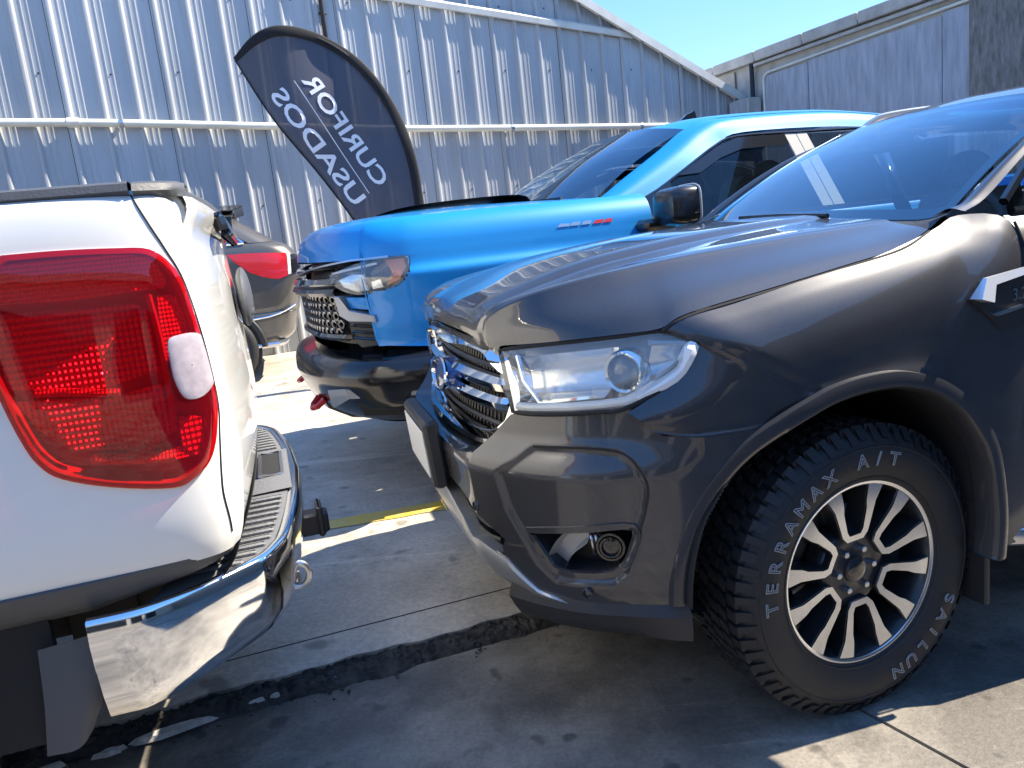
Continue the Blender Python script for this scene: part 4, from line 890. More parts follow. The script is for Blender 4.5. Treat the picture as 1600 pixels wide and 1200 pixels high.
wz = smooth_f([.64, .70, .74, .80, .90, 1.0, 1.1, 1.2, 1.3, 1.355, 1.38, 1.395], [-.05, -.022, -.008, .002, .006, .006, .003, -.003, -.010, -.018, -.028, -.05])
def ws_(s, z, o=0):
    x, y, nx, ny = wplan(s); q = wz(z) + o; return (x + nx * q, y + ny * q, z)
LAMP = [(1.047, 1.302), (1.131, 1.301), (1.218, 1.296), (1.272, 1.289), (1.304, 1.260), (1.323, 1.214), (1.332, 1.119), (1.338, 1.057), (1.337, 1.0), (1.323, .938), (1.302, .893), (1.27, .868), (1.235, .860), (1.143, .882), (1.067, .913), (1.036, .944), (1.018, .99), (1.0, 1.07), (.985, 1.17), (.99, 1.26)]
ld = cr(LAMP + [LAMP[0]], 4)[:-1]
ss_ = [0, .3, .6, .8, .95] + [.96 + .006 * i for i in range(80)]
ss_ = [s for s in ss_ if s < WLEN] + [WLEN, WLEN + .02]
zz = [.703 + (.692) * i / 120 for i in range(121)]
mb = MB().grid([[ws_(s, z) for s in ss_] for z in zz], lambda i, j: not (seg_dist(((ss_[j] + ss_[j + 1]) / 2, (zz[i] + zz[i + 1]) / 2), LAMP) > .006 and inside(((ss_[j] + ss_[j + 1]) / 2, (zz[i] + zz[i + 1]) / 2), LAMP)) )
obj('bed_side', mb.mirror_y(), M_WHITE, wt, angle=50)
lc = (1.165, 1.085)
def lampring(q, o): return [ws_(lc[0] + (s - lc[0]) * q, lc[1] + (z - lc[1]) * q, o) for s, z in ld]
# tail lamps
for sgn in (1, -1):
    tl = bpy.data.objects.new('tail_lamp', None); COL.objects.link(tl); tl.parent = wt
    S = lambda mb: (setattr(mb, 'v', [(p[0], p[1] * sgn, p[2]) for p in mb.v]), mb)[1]
    obj('lens', S(MB().grid([lampring(q, o) for q, o in ((1.004, -.002), (.998, .006), (.97, .010), (.90, .012), (.75, .015), (.5, .017), (.25, .018), (.02, .018))], closed=True)), M_REDLENS, tl)
    obj('bezel', S(MB().grid([lampring(q, o) for q, o in ((1.006, -.002), (1.0, .003), (.955, .004), (.95, -.030), (.90, -.040), (.02, -.042))], closed=True)), M_LAMPIN2, tl)
    def poly(pl, o0, o1, m_, nm, sub=1, shrink=.9):
        c = (sum(p[0] for p in pl) / len(pl), sum(p[1] for p in pl) / len(pl)); pd = cr(pl + [pl[0]], sub)[:-1] if sub > 1 else pl
        rw = [[ws_(s, z, o0) for s, z in pd], [ws_(s, z, o1 - .002) for s, z in pd]] + [[ws_(c[0] + (s - c[0]) * q, c[1] + (z - c[1]) * q, o1) for s, z in pd] for q in (.96, .6, .2, .02)]
        return obj(nm, S(MB().grid(rw, closed=True)), m_, tl, angle=30)
    # stepped reflector chambers behind the red lens
    poly([(1.005, 1.288), (1.150, 1.288), (1.250, 1.282), (1.285, 1.262), (1.295, 1.225), (1.250, 1.218), (1.002, 1.222)], -.04, -.012, M_LAMPLIT, 'reflector', 2)
    poly([(1.005, 1.205), (1.230, 1.200), (1.255, 1.18), (1.255, 1.07), (1.150, 1.055), (1.070, 1.068), (1.005, 1.075)], -.04, -.030, M_LAMPIN, 'reflector', 1)
    poly([(1.012, 1.055), (1.070, 1.05), (1.160, 1.037), (1.250, 1.050), (1.255, .955), (1.210, .925), (1.080, .955), (1.035, 1.0)], -.04, -.033, M_LAMPIN, 'reflector', 1)
    poly([(1.110, .925), (1.230, .905), (1.315, .915), (1.318, .935), (1.230, .925), (1.120, .942)], -.04, -.016, M_LAMPLIT, 'reflector', 2)
    poly([(1.272, 1.205), (1.312, 1.20), (1.322, 1.12), (1.312, 1.065), (1.275, 1.07), (1.265, 1.14)], -.04, -.012, M_LAMPLIT, 'reflector', 2)
    poly([(1.270, .985), (1.325, .97), (1.328, .925), (1.300, .90), (1.265, .93)], -.04, -.014, M_LAMPIN, 'reflector', 2)
    obj('light_rib', S(MB().tube([ws_(s, z, -.014) for s, z in ((1.050, 1.066), (1.100, 1.060), (1.150, 1.050), (1.180, 1.046))], .008, 6)), M_LAMPLIT, tl)
    obj('light_rib', S(MB().tube([ws_(s, z, -.014) for s, z in ((1.120, .935), (1.170, .922), (1.250, .912))], .007, 6)), M_LAMPLIT, tl)
    obj('light_rib', S(MB().tube([ws_(s, z, -.014) for s, z in ((1.257, 1.21), (1.262, 1.13), (1.262, 1.05), (1.256, .96))], .006, 6)), M_LAMPIN2, tl)
    rv = [(1.268, 1.115), (1.274, 1.130), (1.300, 1.134), (1.322, 1.130), (1.328, 1.115), (1.332, 1.045), (1.328, 1.032), (1.308, 1.018), (1.288, 1.016), (1.276, 1.026), (1.268, 1.06)]
    cc = (1.298, 1.077); rd = cr(rv + [rv[0]], 3)[:-1]
    def lo(s, z):  # height of the red lens at this point
        t = 1.0
        while inside((lc[0] + (s - lc[0]) * t, lc[1] + (z - lc[1]) * t), LAMP) and t < 20: t += .004
        return lerp_list([.02, .25, .5, .75, .90, .97, .998], [.018, .018, .017, .015, .012, .010, .006], 1 / t)
    rw = [[ws_(cc[0] + (s - cc[0]) * q, cc[1] + (z - cc[1]) * q, lo(cc[0] + (s - cc[0]) * q, cc[1] + (z - cc[1]) * q) + o) for s, z in rd] for q, o in ((1.02, -.003), (1.0, .0015), (.93, .0028), (.7, .003), (.45, .003), (.2, .003), (.02, .003))]
    obj('reverse_lamp', S(MB().grid(rw, closed=True)), M_REVERSE, tl)
# tailgate
def tgx(y, z): return .004 - .030 * (1 - (y / .80) ** 2) + smooth_f([.64, .70, .80, .88, 1.0, 1.1, 1.2, 1.30, 1.325, 1.36, 1.39], [.075, .03, .004, -.004, .0, .004, .010, .018, .012, -.002, .004])(z)
ty_ = [-.794 + 1.588 * i / 48 for i in range(49)]
rws = [[(tgx(y, z) + (.010 * max(0, (abs(y) - .76) / .034) ** 2), y, z) for y in ty_] for z in [.68 + .7 * i / 60 for i in range(61)]]
tg = obj('tailgate', MB().grid(rws).grid([rws[-1], [(x + .03, y, z + .006) for x, y, z in rws[-1]], [(x + .06, y, z - .02) for x, y, z in rws[-1]]]), M_WHITE, wt, angle=50)
obj('handle', MB().ball((-.045, 0, 1.16), 1, 12, 20, (.022, .17, .085)).box((-.050, 0, 1.12), (.03, .20, .03), bev=.01), M_CLADG, tg)
obj('tailgate_trim', MB().box((-.028, 0, 1.345), (.03, .9, .055), bev=.012, ry=R(12)), M_GLOSSBLK, tg)
obj('panel_gap', MB().tube([ws_(s_k, z, .0005) for s_k, z in cr([(1.262, 1.385), (1.268, 1.365), (1.282, 1.33), (1.302, 1.285), (1.326, 1.225), (1.340, 1.12), (1.344, 1.0), (1.332, .93), (1.322, .86), (1.321, .81), (1.335, .74)], 5)], .0019, 6).mirror_y(), M_DARKIN, wt)
obj('corner_filler', MB().ball((.048, .770, 1.345), 1, 10, 14, (.034, .034, .05)).mirror_y(), M_WHITE, wt)
# bed rail caps, inner bed, front wall
for sgn in (1, -1):
    for x0, x1 in ((.098, 1.35),):
        rw = [[(x, (.885 - o) * sgn, z) for x in (x0, .3, .6, x1)] for o, z in ((.045, 1.383), (.032, 1.392), (.036, 1.405), (.05, 1.410), (.11, 1.408), (.12, 1.37))]
        obj('rail_cap', MB().grid(rw), M_CLADG, wt, angle=40)
    rw = [[(x, (yy - o) * sgn, z) for x, yy in ((.092, .882), (.05, .864), (.025, .84), (.012, .79))] for o, z in ((.045, 1.380), (.030, 1.391), (.036, 1.404), (.06, 1.410), (.11, 1.408), (.12, 1.37))]
    obj('rail_end_cap', MB().grid(rw), M_CLADG, wt, angle=40)
    obj('bed_inner', MB().box((.70, .76 * sgn, 1.1), (1.3, .03, .56)), M_CLADG, wt, smooth=False)
obj('tailgate_cap', MB().surf([[(.028 - .045 * (1 - (y / .8) ** 2) + dx, y, z) for y in (-.80, -.4, 0, .4, .80)] for dx, z in ((-.004, 1.385), (.0, 1.402), (.04, 1.406), (.07, 1.395))], 3, 5), M_CLADG, wt)
obj('bed_floor', MB().box((.7, 0, .80), (1.3, 1.5, .04)), M_CLADG, wt, smooth=False)
obj('cab_back', MB().box((2.0, 0, 1.15), (1.2, 1.70, 1.0), bev=.05).box((2.1, 0, 1.68), (1.0, 1.3, .20), bev=.08), M_WHITE, wt)
obj('front_body', MB().box((3.6, 0, .95), (2.1, 1.72, .62), bev=.1), M_WHITE, wt)
obj('cab_glass', MB().box((1.385, 0, 1.55), (.02, 1.2, .28)).box((2.1, 0, 1.60), (.95, 1.50, .22), bev=.04), M_DKGLASS, wt)
# lower cladding strip and chassis
rw = [[ws_(s, .716 + (z - .716) * (1 - .8 * max(0, (s - 1.05) / .32)), o * (1 - max(0, (s - 1.05) / .32)) - .004) for s in [0, .5, .9, 1.0] + [1.05 + .02 * i for i in range(17)]] for z, o in ((.718, -.006), (.708, .010), (.69, .011), (.655, -.002), (.63, -.03), (.62, -.09))]
obj('lower_cladding', MB().grid(rw).mirror_y(), M_CLADG, wt, angle=40)
obj('lower_cladding', MB().surf([[(.03 - .035 * (1 - (y / .82) ** 2) + dx, y, z) for y in (-.80, -.4, 0, .4, .80)] for dx, z in ((.0, .695), (.02, .66), (.08, .60))], 2, 5), M_CLADG, wt)
obj('chassis', MB().box((1.3, .48, .56), (2.4, .10, .16)).mirror_y(), M_DARKIN, wt, smooth=False)
obj('cross_member', MB().box((.35, 0, .54), (.14, 1.1, .14)).box((.12, 0, .46), (.10, 1.2, .10)), M_DARKIN, wt, smooth=False)
obj('inner_panel', MB().box((.78, .80, .56), (.80, .02, .34)).mirror_y(), M_DARKIN, wt, smooth=False)
obj('fuel_shield', MB().box((1.2, 0, .62), (2.0, 1.3, .04)), M_DARKIN, wt, smooth=False)
# step bumper
BP = [(.305, .872), (.222, .872), (.15, .846), (.093, .812), (.035, .768), (-.018, .722), (-.05, .66), (-.07, .59), (-.092, .42), (-.106, .25), (-.116, 0)]
bd_ = cr(BP, 5)
def brow(inn, z, lim=0):
    r_ = []
    for k, (x, y) in enumerate(bd_):
        a = bd_[max(0, k - 1)]; b = bd_[min(len(bd_) - 1, k + 1)]; t = Vector((b[0] - a[0], b[1] - a[1])).normalized(); n = Vector((-t.y, t.x)) if False else Vector((t.y, -t.x))
        q = k / (len(bd_) - 1); zz_ = z + (0)
        r_.append((x - n.x * inn, max(0, y - n.y * inn), zz_))
    return r_
# find outward sign
sg_ = 1
def rear(inn, z, taper=0):
    out = []
    for k, (x, y) in enumerate(bd_):
        a = bd_[max(0, k - 1)]; b = bd_[min(len(bd_) - 1, k + 1)]; t = Vector((b[0] - a[0], b[1] - a[1])).normalized(); n = Vector((t.y, -t.x))
        if n.y < 0 and y > .8: n = -n
        if n.x > 0 and y < .8: n = -n
        out.append((x - n.x * inn, max(0.0, y - n.y * inn), z + taper * (1 - max(0, min(1, (x + .06) / .30)))))
    return out
sb = obj('step_bumper', MB().grid([rear(.030, .634), rear(.012, .640), rear(.004, .636), rear(0, .626), rear(-.004, .59), rear(.002, .54), rear(.012, .48, .015), rear(.028, .43, .04), rear(.06, .415, .045)]).mirror_y(), M_CHROME, wt, angle=50)
ends = MB()
obj('bumper_end', MB().add([(.305, .872, .636), (.305, .876, .59), (.305, .872, .54), (.305, .85, .49), (.305, .74, .49), (.305, .74, .636)], [(0, 1, 2, 3, 4, 5)]).mirror_y(), M_CHROME, wt, smooth=False)
def pad_out(y): return lerp_list([0, .25, .42, .59, .66, .722, .768, .812, .846], [-.086, -.076, -.062, -.042, -.022, .010, .062, .120, .178], y)
def pad_in(y): return .13 + .10 * max(0, (y - .55) / .30)
rw = [[(pad_out(y) + (max(pad_in(y), pad_out(y) + .01) - pad_out(y)) * q, y, .632 - (.012 if q == 1 else 0)) for q in (0, .3, .7, 1)] for y in [.842 * i / 30 for i in range(31)]]
pd_ = obj('step_pad', MB().grid(rw).mirror_y(), M_PAD, wt, angle=50)
for k in range(11):
    y = .30 + .043 * k
    x0 = pad_out(y) + .012; x1 = pad_in(y) - .01
    for q in (y,):
        obj('pad_rib', MB().box(((x0 + x1) / 2, q, .636), (max(.03, x1 - x0), .012, .012), bev=.004, rz=0), M_PAD, pd_)
        obj('pad_rib', MB().box(((x0 + x1) / 2, -q, .636), (max(.03, x1 - x0), .012, .012), bev=.004), M_PAD, pd_)
# centre of the bumper: grey deck; a flat dark plate paints the lamp recess's shade
ck = MB().grid([[(-.088, y, .640) for y in (-.24, -.12, 0, .12, .24)], [(.05, y, .636) for y in (-.24, -.12, 0, .12, .24)], [(.06, y, .58) for y in (-.24, -.12, 0, .12, .24)]])
obj('centre_deck', ck, M_PAD, wt, angle=40)
obj('recess_shade', MB().box((-.036, -.05, .643), (.055, .26, .006), bev=.002), M_DARKIN, wt)
obj('recess_frame', MB().tube([(-.066, -.185, .644), (-.066, .085, .644), (-.004, .085, .644), (-.004, -.185, .644)], .006, 6, closed=True), M_SATIN, wt)
obj('tow_eye', MB().tube([(-.070 - .026 * math.cos(t), .50 + .0 * math.cos(t), .49 + .03 * math.sin(t)) for t in [2 * math.pi * k / 20 for k in range(20)]], .008, 8, closed=True).box((-.05, .50, .49), (.05, .03, .04), bev=.008), M_SATIN, wt)
obj('tow_hitch', MB().box((-.11, -.06, .43), (.14, .07, .07), bev=.008).box((-.155, -.06, .44), (.02, .10, .10), bev=.006), M_BLACKPL, wt)
# plastic bumper corner / mud flap piece and bracket under the side
obj('corner_bracket', MB().surf([[(.30, .84, .60), (.345, .85, .60), (.40, .835, .59)], [(.300, .835, .50), (.345, .85, .49), (.41, .835, .48)], [(.345, .82, .40), (.37, .84, .38), (.43, .82, .37)]], 4, 4).mirror_y(), M_CLADG, wt)
obj('mud_flap', MB().box((.60, .74, .42), (.02, .28, .42), bev=.006).mirror_y(), M_BLACKPL, wt)
obj('spring_shackle', MB().box((.50, .66, .365), (.12, .08, .05), bev=.012).mirror_y(), M_SATIN, wt)
for x, y in ((1.22, .77), (4.44, .77)):
    wheel(wt, (x, y, .307), side=1, detail=False); wheel(wt, (x, -y, .35), side=-1, detail=False)
# ================================================================== BLUE PICKUP
SY_ = R(198); SP_ = (-.10, 4.70, .10)
bl = thing('blue_pickup', 'bright blue pickup with black grille, bonnet insert and black door mirrors', 'pickup truck', SP_, SY_)
M_BLUE = paint('blue_metallic_paint', (.0, .255, .66), metal=.1, rough=.4, flake=.1, dirt=.3, coat=.6)
M_AMBER = mat('amber_lens', (.75, .20, .015), .2, coat=1, bump=.3, bscale=120)
M_PILLARREFL = mat('pillar_painted_reflection', (.55, .53, .47), .25, coat=.6)  # gloss black pillar; a sunlit wall's reflection is put into this beige
M_RED = mat('red_hook', (.55, .01, .012), .4, coat=.5)
M_PALESEAT = mat('pale_seat', (.42, .50, .42), .8)
M_MIRG = mat('mirror_black_gloss', (.014, .013, .013), .3, coat=.5)
SPLN = [(1.08, 0), (1.07, .25), (1.045, .5), (1.0, .68), (.93, .82), (.83, .93), (.70, .985), (.55, 1.005), (.2, 1.01), (-.62, 1.01)]
SD = cr(SPLN, 16); SS = [0]
for a, b in zip(SD[:-1], SD[1:]): SS.append(SS[-1] + math.dist(a, b))
def splan(s):
    s = max(0, min(SS[-1] - 1e-6, s)); lo = 0; hi = len(SS) - 1
    while hi - lo > 1:
        m_ = (lo + hi) // 2
        if SS[m_] <= s: lo = m_
        else: hi = m_
    a, b = SD[lo], SD[lo + 1]; L_ = SS[lo + 1] - SS[lo]; q = (s - SS[lo]) / L_; tx, ty = (b[0] - a[0]) / L_, (b[1] - a[1]) / L_
    return a[0] + (b[0] - a[0]) * q, a[1] + (b[1] - a[1]) * q, ty, -tx
soff = smooth_f([.40, .50, .62, .76, .80, .90, 1.0, 1.06, 1.12, 1.16, 1.22, 1.28, 1.33, 1.365, 1.38], [-.08, -.02, .02, .01, -.01, -.004, .002, .010, .016, -.004, -.014, -.026, -.05, -.085, -.115])
def sb_(s, z, o=0):
    x, y, nx, ny = splan(s); q = soff(z) + o; return (x + nx * q, y + ny * q, z)
HLP = [(.745, 1.150), (.86, 1.175), (.955, 1.192), (1.08, 1.202), (1.165, 1.204), (1.196, 1.19), (1.185, 1.13), (1.150, 1.085), (1.09, 1.06), (.93, 1.045), (.80, 1.09)]
# blue skin: corner + fender + hood side
sg = [SS[-1] * i / 190 for i in range(191)]
def blz0(s): return lerp_list([0, .96, .985, 1.025, 1.04, 1.3, 3], [1.225, 1.205, .80, .80, .80, .77, .77], s)
zg = 70
def rowz(s, j): return blz0(s) + (1.38 - blz0(s)) * j / zg
def kp(j, i):
    s = (sg[i] + sg[i + 1]) / 2; z = (rowz(sg[i], j) + rowz(sg[i + 1], j + 1)) / 2
    if inside((s, z), HLP): return False
    x = splan(s)[0]
    return math.hypot(x - 0, z - .42) > .50
skin = MB().grid([[sb_(s, rowz(s, j)) for s in sg] for j in range(zg + 1)], kp)
obj('fender', skin.mirror_y(), M_BLUE, bl, angle=50)
# hood: from the shoulder line inwards
sh_ = [sb_(SS[-1] * i / 240, 1.379) for i in range(241)]
rw = []
for x in (.964, .95, .92, .88, .82, .74, .6, .4, .2, 0, -.2, -.34):
    e = min(sh_, key=lambda p: abs(p[0] - x)); ye = e[1]
    zc = smooth_f([-.34, .0, .3, .6, .8, .92, .97], [1.415, 1.43, 1.432, 1.425, 1.41, 1.393, 1.379])(x)
    rw.append([(x, ye * q, 1.379 + (zc - 1.379) * (1 - q ** 2.4)) for q in (0, .2, .4, .6, .75, .9, 1)])
obj('hood', MB().surf(rw, 3, 3).mirror_y(), M_BLUE, bl)
obj('hood_insert', MB().surf([[(x, y, z) for y in (0, .15, .30, .36)] for x, z in ((.70, 1.405), (.62, 1.43), (.48, 1.452), (.2, 1.465), (-.15, 1.462), (-.22, 1.42))], 3, 3).mirror_y(), M_BLACKPL, bl)
# headlamps
for sgn in (1, -1):
    lm = bpy.data.objects.new('headlamp', None); COL.objects.link(lm); lm.parent = bl
    S = lambda mb: (setattr(mb, 'v', [(p[0], p[1] * sgn, p[2]) for p in mb.v]), mb)[1]
    cc = (.98, 1.125); hd_ = cr(HLP + [HLP[0]], 3)[:-1]
    ring = lambda q, o: [sb_(cc[0] + (s - cc[0]) * q, cc[1] + (z - cc[1]) * q, o) for s, z in hd_]
    obj('lens', S(MB().grid([ring(q, o) for q, o in ((1.0, -.004), (.97, .004), (.7, .008), (.3, .009), (.02, .009))], closed=True)), M_LENS, lm)
    obj('housing', S(MB().grid([ring(q, o) for q, o in ((1.03, -.003), (1.0, .001), (.97, -.02), (.85, -.05), (.02, -.06))], closed=True)), M_GLOSSBLK, lm)
    def pp(pl, o, m_, nm):
        c = (sum(p[0] for p in pl) / len(pl), sum(p[1] for p in pl) / len(pl))
        obj(nm, S(MB().grid([[sb_(c[0] + (s - c[0]) * q, c[1] + (z - c[1]) * q, oo) for s, z in pl] for q, oo in ((1, o - .02), (1, o), (.9, o + .003), (.02, o + .003))], closed=True)), m_, lm, angle=30)
    pp([(1.085, 1.190), (1.17, 1.192), (1.178, 1.15), (1.14, 1.095), (1.075, 1.075), (1.11, 1.13)], -.012, M_AMBER, 'indicator')
    pp([(.80, 1.120), (.90, 1.145), (.97, 1.14), (.985, 1.06), (.92, 1.055), (.83, 1.085)], -.02, M_REFLECT, 'reflector')
    pp([(1.0, 1.10), (1.05, 1.11), (1.06, 1.07), (1.0, 1.062)], -.03, M_REFLECT, 'reflector')
    obj('light_bar', S(MB().tube([sb_(s, 1.15 + (s - .74) * .10, -.006) for s in (.76, .85, .95, 1.04)], .006, 6)), M_WHITELED, lm)
obj('brow_trim', MB().grid([[sb_(s, z + (s * .06 if s < .9 else .054), o) for s in [0.05 * i for i in range(23)]] for z, o in ((1.158, -.03), (1.156, .006), (1.147, .008), (1.144, -.03))]).mirror_y(), M_SATIN, bl, angle=40)
# grille: gloss frame, chunky net and bar
obj('grille_back', MB().grid([[sb_(s, z, -.09) for s in [.05 * i for i in range(17)]] for z in (.80, .95, 1.1, 1.21)]).mirror_y(), M_GRILLEMESH, bl)
for z, o, h in ((1.175, -.01, .018), (1.105, -.005, .05), (1.065, .012, .035), (.845, .0, .03)):
    obj('grille_bar', MB().grid([[sb_(s, z + dz, o + oo) for s in [.05 * i for i in range(17)]] for dz, oo in ((h / 2, -.05), (h / 2, 0), (0, .014), (-h / 2, 0), (-h / 2, -.05))]).mirror_y(), M_GLOSSBLK if z != 1.065 else M_MIRG, bl, angle=30)
nt_ = MB()
for r_ in range(5):
    z = 1.03 - r_ * .04; s = .02 + (r_ % 2) * .035
    while s < .76:
        c = [(s - .03, z), (s - .012, z + .018), (s + .012, z + .018), (s + .03, z), (s + .012, z - .018), (s - .012, z - .018)]
        nt_.tube([sb_(a, b, -.02) for a, b in c], .0105, 5, closed=True); s += .07
nt_o = obj('grille_net', nt_.mirror_y(), M_GLOSSBLK, bl, kind='stuff')
# C-shaped corner trim, side intake, black bumper
def spoly(pl, o0, o1, m_, nm, par=bl):
    c = (sum(p[0] for p in pl) / len(pl), sum(p[1] for p in pl) / len(pl))
    return obj(nm, MB().grid([[sb_(c[0] + (s - c[0]) * q, c[1] + (z - c[1]) * q, oo) for s, z in pl] for q, oo in ((1, o0), (1, o1), (.93, o1 + .004), (.02, o1 + .004))], closed=True).mirror_y(), m_, par, angle=30)
spoly([(.79, 1.05), (.83, 1.045), (.85, .985), (1.005, .945), (1.01, .915), (.86, .925), (.80, .955)], -.06, .018, M_LAMPGREY, 'corner_trim')
spoly([(.845, 1.04), (1.0, 1.03), (1.02, .965), (.865, .985)], -.06, -.004, M_BLUE, 'corner_panel')
spoly([(.80, .94), (1.0, .905), (.985, .80), (.87, .79), (.80, .83)], -.08, -.03, M_GRILLEMESH, 'air_curtain')
for z in (.83, .86, .89): obj('curtain_slat', MB().tube([sb_(.83, z + .012, -.02), sb_(.91, z + .005, -.02), sb_(.98, z, -.02)], .006, 5).mirror_y(), M_GLOSSBLK, bl)
zq = [.775, .74, .70, .64, .58, .52, .47, .43, .41]; oq = [-.05, .03, .055, .06, .05, .045, .025, -.02, -.08]
skb = MB().surf([[sb_(s, z, o) for s in (0, .12, .25, .4, .5, .6, .7, .8, .9, 1.0, 1.1, 1.25, 1.32)] for z, o in zip(zq, oq)], 4, 3).mirror_y()
bb_ = obj('front_bumper', skb, mat('bumper_black', (.007, .007, .008), .2, coat=.45), bl, angle=50)
spoly([(.86, .70), (1.24, .70), (1.24, .60), (.86, .61)], -.02, .05, M_BLACKPL, 'bumper_inlay', bb_)
spoly([(.70, .60), (.84, .615), (1.2, .585), (1.2, .565), (.84, .59), (.72, .57), (.67, .50), (.65, .51)], -.02, .062, M_LAMPGREY, 'bumper_edge', bb_)
spoly([(.86, .55), (1.2, .54), (1.16, .46), (.87, .47)], -.02, .048, M_DARKIN, 'fog_pocket', bb_)
obj('tow_hook', MB().tube([sb_(.44, .53, .05), sb_(.46, .50, .10), sb_(.50, .49, .12), sb_(.54, .50, .10), sb_(.56, .53, .05)], .016, 8).mirror_y(), M_RED, bl)
obj('skid_plate', MB().grid([[sb_(s, z, o) for s in [.05 * i for i in range(11)]] for z, o in ((.60, .05), (.47, .05), (.40, -.02), (.36, -.2))]).mirror_y(), M_SATIN, bl)
obj('bumper_foot', MB().surf([[sb_(s, .40, -.08) for s in (0, .5, .8, 1.0, 1.2)], [sb_(s, .38, -.2) for s in (0, .5, .8, 1.0, 1.2)], [sb_(s, .36, -.6) for s in (0, .5, .8, 1.0, 1.2)]], 2, 3).mirror_y(), M_DARKIN, bl)
# body side behind the wheel, doors
YZ = [(.50, .97), (.60, 1.0), (.80, 1.008), (1.0, 1.012), (1.10, 1.018), (1.15, 1.0), (1.18, .99), (1.205, .972)]
def bside(x0, x1, nm): return obj(nm, MB().surf([[(x, y, z) for x in (x0, (x0 + x1) / 2, x1)] for z, y in YZ], 3, 3).mirror_y(), M_BLUE, bl)
bside(-.625, -1.66, 'front_door'); bside(-1.67, -2.75, 'rear_door'); bside(-2.76, -4.8, 'bed_side')
obj('sill', MB().grid([[(x, y, z) for x in (-.5, -2.8)] for y, z in ((.99, .62), (.97, .50), (.8, .42))]).mirror_y(), M_BLACKPL, bl)
# windscreen / pillars / roof
WB2 = [(-.12, 0, 1.38), (-.14, .3, 1.378), (-.19, .55, 1.37), (-.29, .74, 1.355), (-.36, .82, 1.35)]
WT2 = [(-.90, 0, 1.775), (-.91, .25, 1.77), (-.94, .45, 1.755), (-1.0, .58, 1.732), (-1.06, .64, 1.715)]
def wr2(q): return [tuple(Vector(a) * (1 - q) + Vector(b) * q + Vector((.45, 0, .85)) * (.03 * math.sin(math.pi * q))) for a, b in zip(WB2, WT2)]
obj('windscreen', MB().surf([wr2(q) for q in (0, .3, .6, 1)], 4, 4).mirror_y(), M_WIND, bl)
obj('cowl', MB().surf([[(x + .0, y, z - .004) for x, y, z in WB2], [(x + .10, y, z - .0) for x, y, z in WB2]], 2, 4).mirror_y(), M_BLACKPL, bl)
obj('wiper', MB().tube([(-.10, .3, 1.40), (-.15, .55, 1.405), (-.25, .72, 1.40)], .01, 6), M_BLACKPL, bl)
PI2 = [(-.22, .80, 1.345), (-.36, .82, 1.352), (-.60, .765, 1.475), (-.85, .70, 1.605), (-1.06, .645, 1.717), (-1.3, .62, 1.765), (-2.0, .62, 1.765), (-2.55, .60, 1.715)]
PO2 = [(-.25, .90, 1.345), (-.56, .90, 1.345), (-.80, .865, 1.43), (-1.0, .825, 1.525), (-1.18, .775, 1.615), (-1.36, .755, 1.665), (-2.0, .75, 1.66), (-2.6, .73, 1.61)]
obj('pillar', MB().surf([PI2, [tuple((Vector(a) + Vector(b)) / 2 + Vector((.01, .02, .025))) for a, b in zip(PI2, PO2)], PO2], 4, 4).mirror_y(), M_BLUE, bl)
obj('roof', MB().surf([[WT2[i] for i in range(5)], [(-1.3, 0, 1.81), (-1.3, .25, 1.808), (-1.3, .45, 1.80), (-1.3, .56, 1.785), (-1.3, .62, 1.767)], [(-2.0, 0, 1.815), (-2.0, .25, 1.812), (-2.0, .45, 1.802), (-2.0, .56, 1.787), (-2.0, .62, 1.767)], [(-2.6, 0, 1.76), (-2.6, .25, 1.757), (-2.6, .45, 1.745), (-2.6, .56, 1.73), (-2.6, .60, 1.715)]], 4, 4).mirror_y(), M_BLUE, bl)
obj('shark_fin', MB().prism([(-1.36, 1.80), (-1.47, 1.885), (-1.53, 1.905), (-1.56, 1.80)], -.02, .02, lambda a, b, d: (a, d, b)), M_MIRG, bl)
# side windows
def yw(z): return .970 - (z - 1.21) * .474
def win(pl, m_, nm, o=0): return obj(nm, MB().add([(x, yw(z) + o, z) for x, z in pl], [tuple(range(len(pl)))]).mirror_y(), m_, bl, smooth=False)
win([(-.66, 1.21), (-.64, 1.345), (-.72, 1.385), (-.98, 1.51), (-1.16, 1.595), (-1.30, 1.632), (-1.61, 1.632), (-1.69, 1.21)], M_TINT, 'front_side_glass')
win([(-1.84, 1.21), (-1.76, 1.63), (-2.3, 1.62), (-2.55, 1.56), (-2.68, 1.21)], M_TINT, 'rear_side_glass')
win([(-.86, 1.455), (-.98, 1.513), (-1.16, 1.598), (-1.30, 1.635), (-1.61, 1.635), (-1.615, 1.575), (-1.30, 1.57), (-1.15, 1.53), (-1.0, 1.46)], M_GLOSSBLK, 'wind_deflector', .012)
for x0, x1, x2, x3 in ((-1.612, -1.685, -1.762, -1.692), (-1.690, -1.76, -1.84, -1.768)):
    win([(x0, 1.638), (x1, 1.638), (x2, 1.21), (x3, 1.21)], M_PILLARREFL, 'pillar_panel', .008)
fr = cr([(-.56, 1.336), (-.70, 1.38), (-.97, 1.512), (-1.15, 1.60), (-1.30, 1.642), (-1.7, 1.642), (-2.3, 1.63), (-2.6, 1.56)], 3)
obj('window_trim', MB().tube([(x, yw(z) + .006, z) for x, z in fr], .009, 6).mirror_y(), M_GLOSSBLK, bl)
obj('belt_trim', MB().tube([(-.63, .975, 1.21), (-1.6, .975, 1.21), (-2.7, .975, 1.21)], .010, 6).mirror_y(), M_GLOSSBLK, bl)
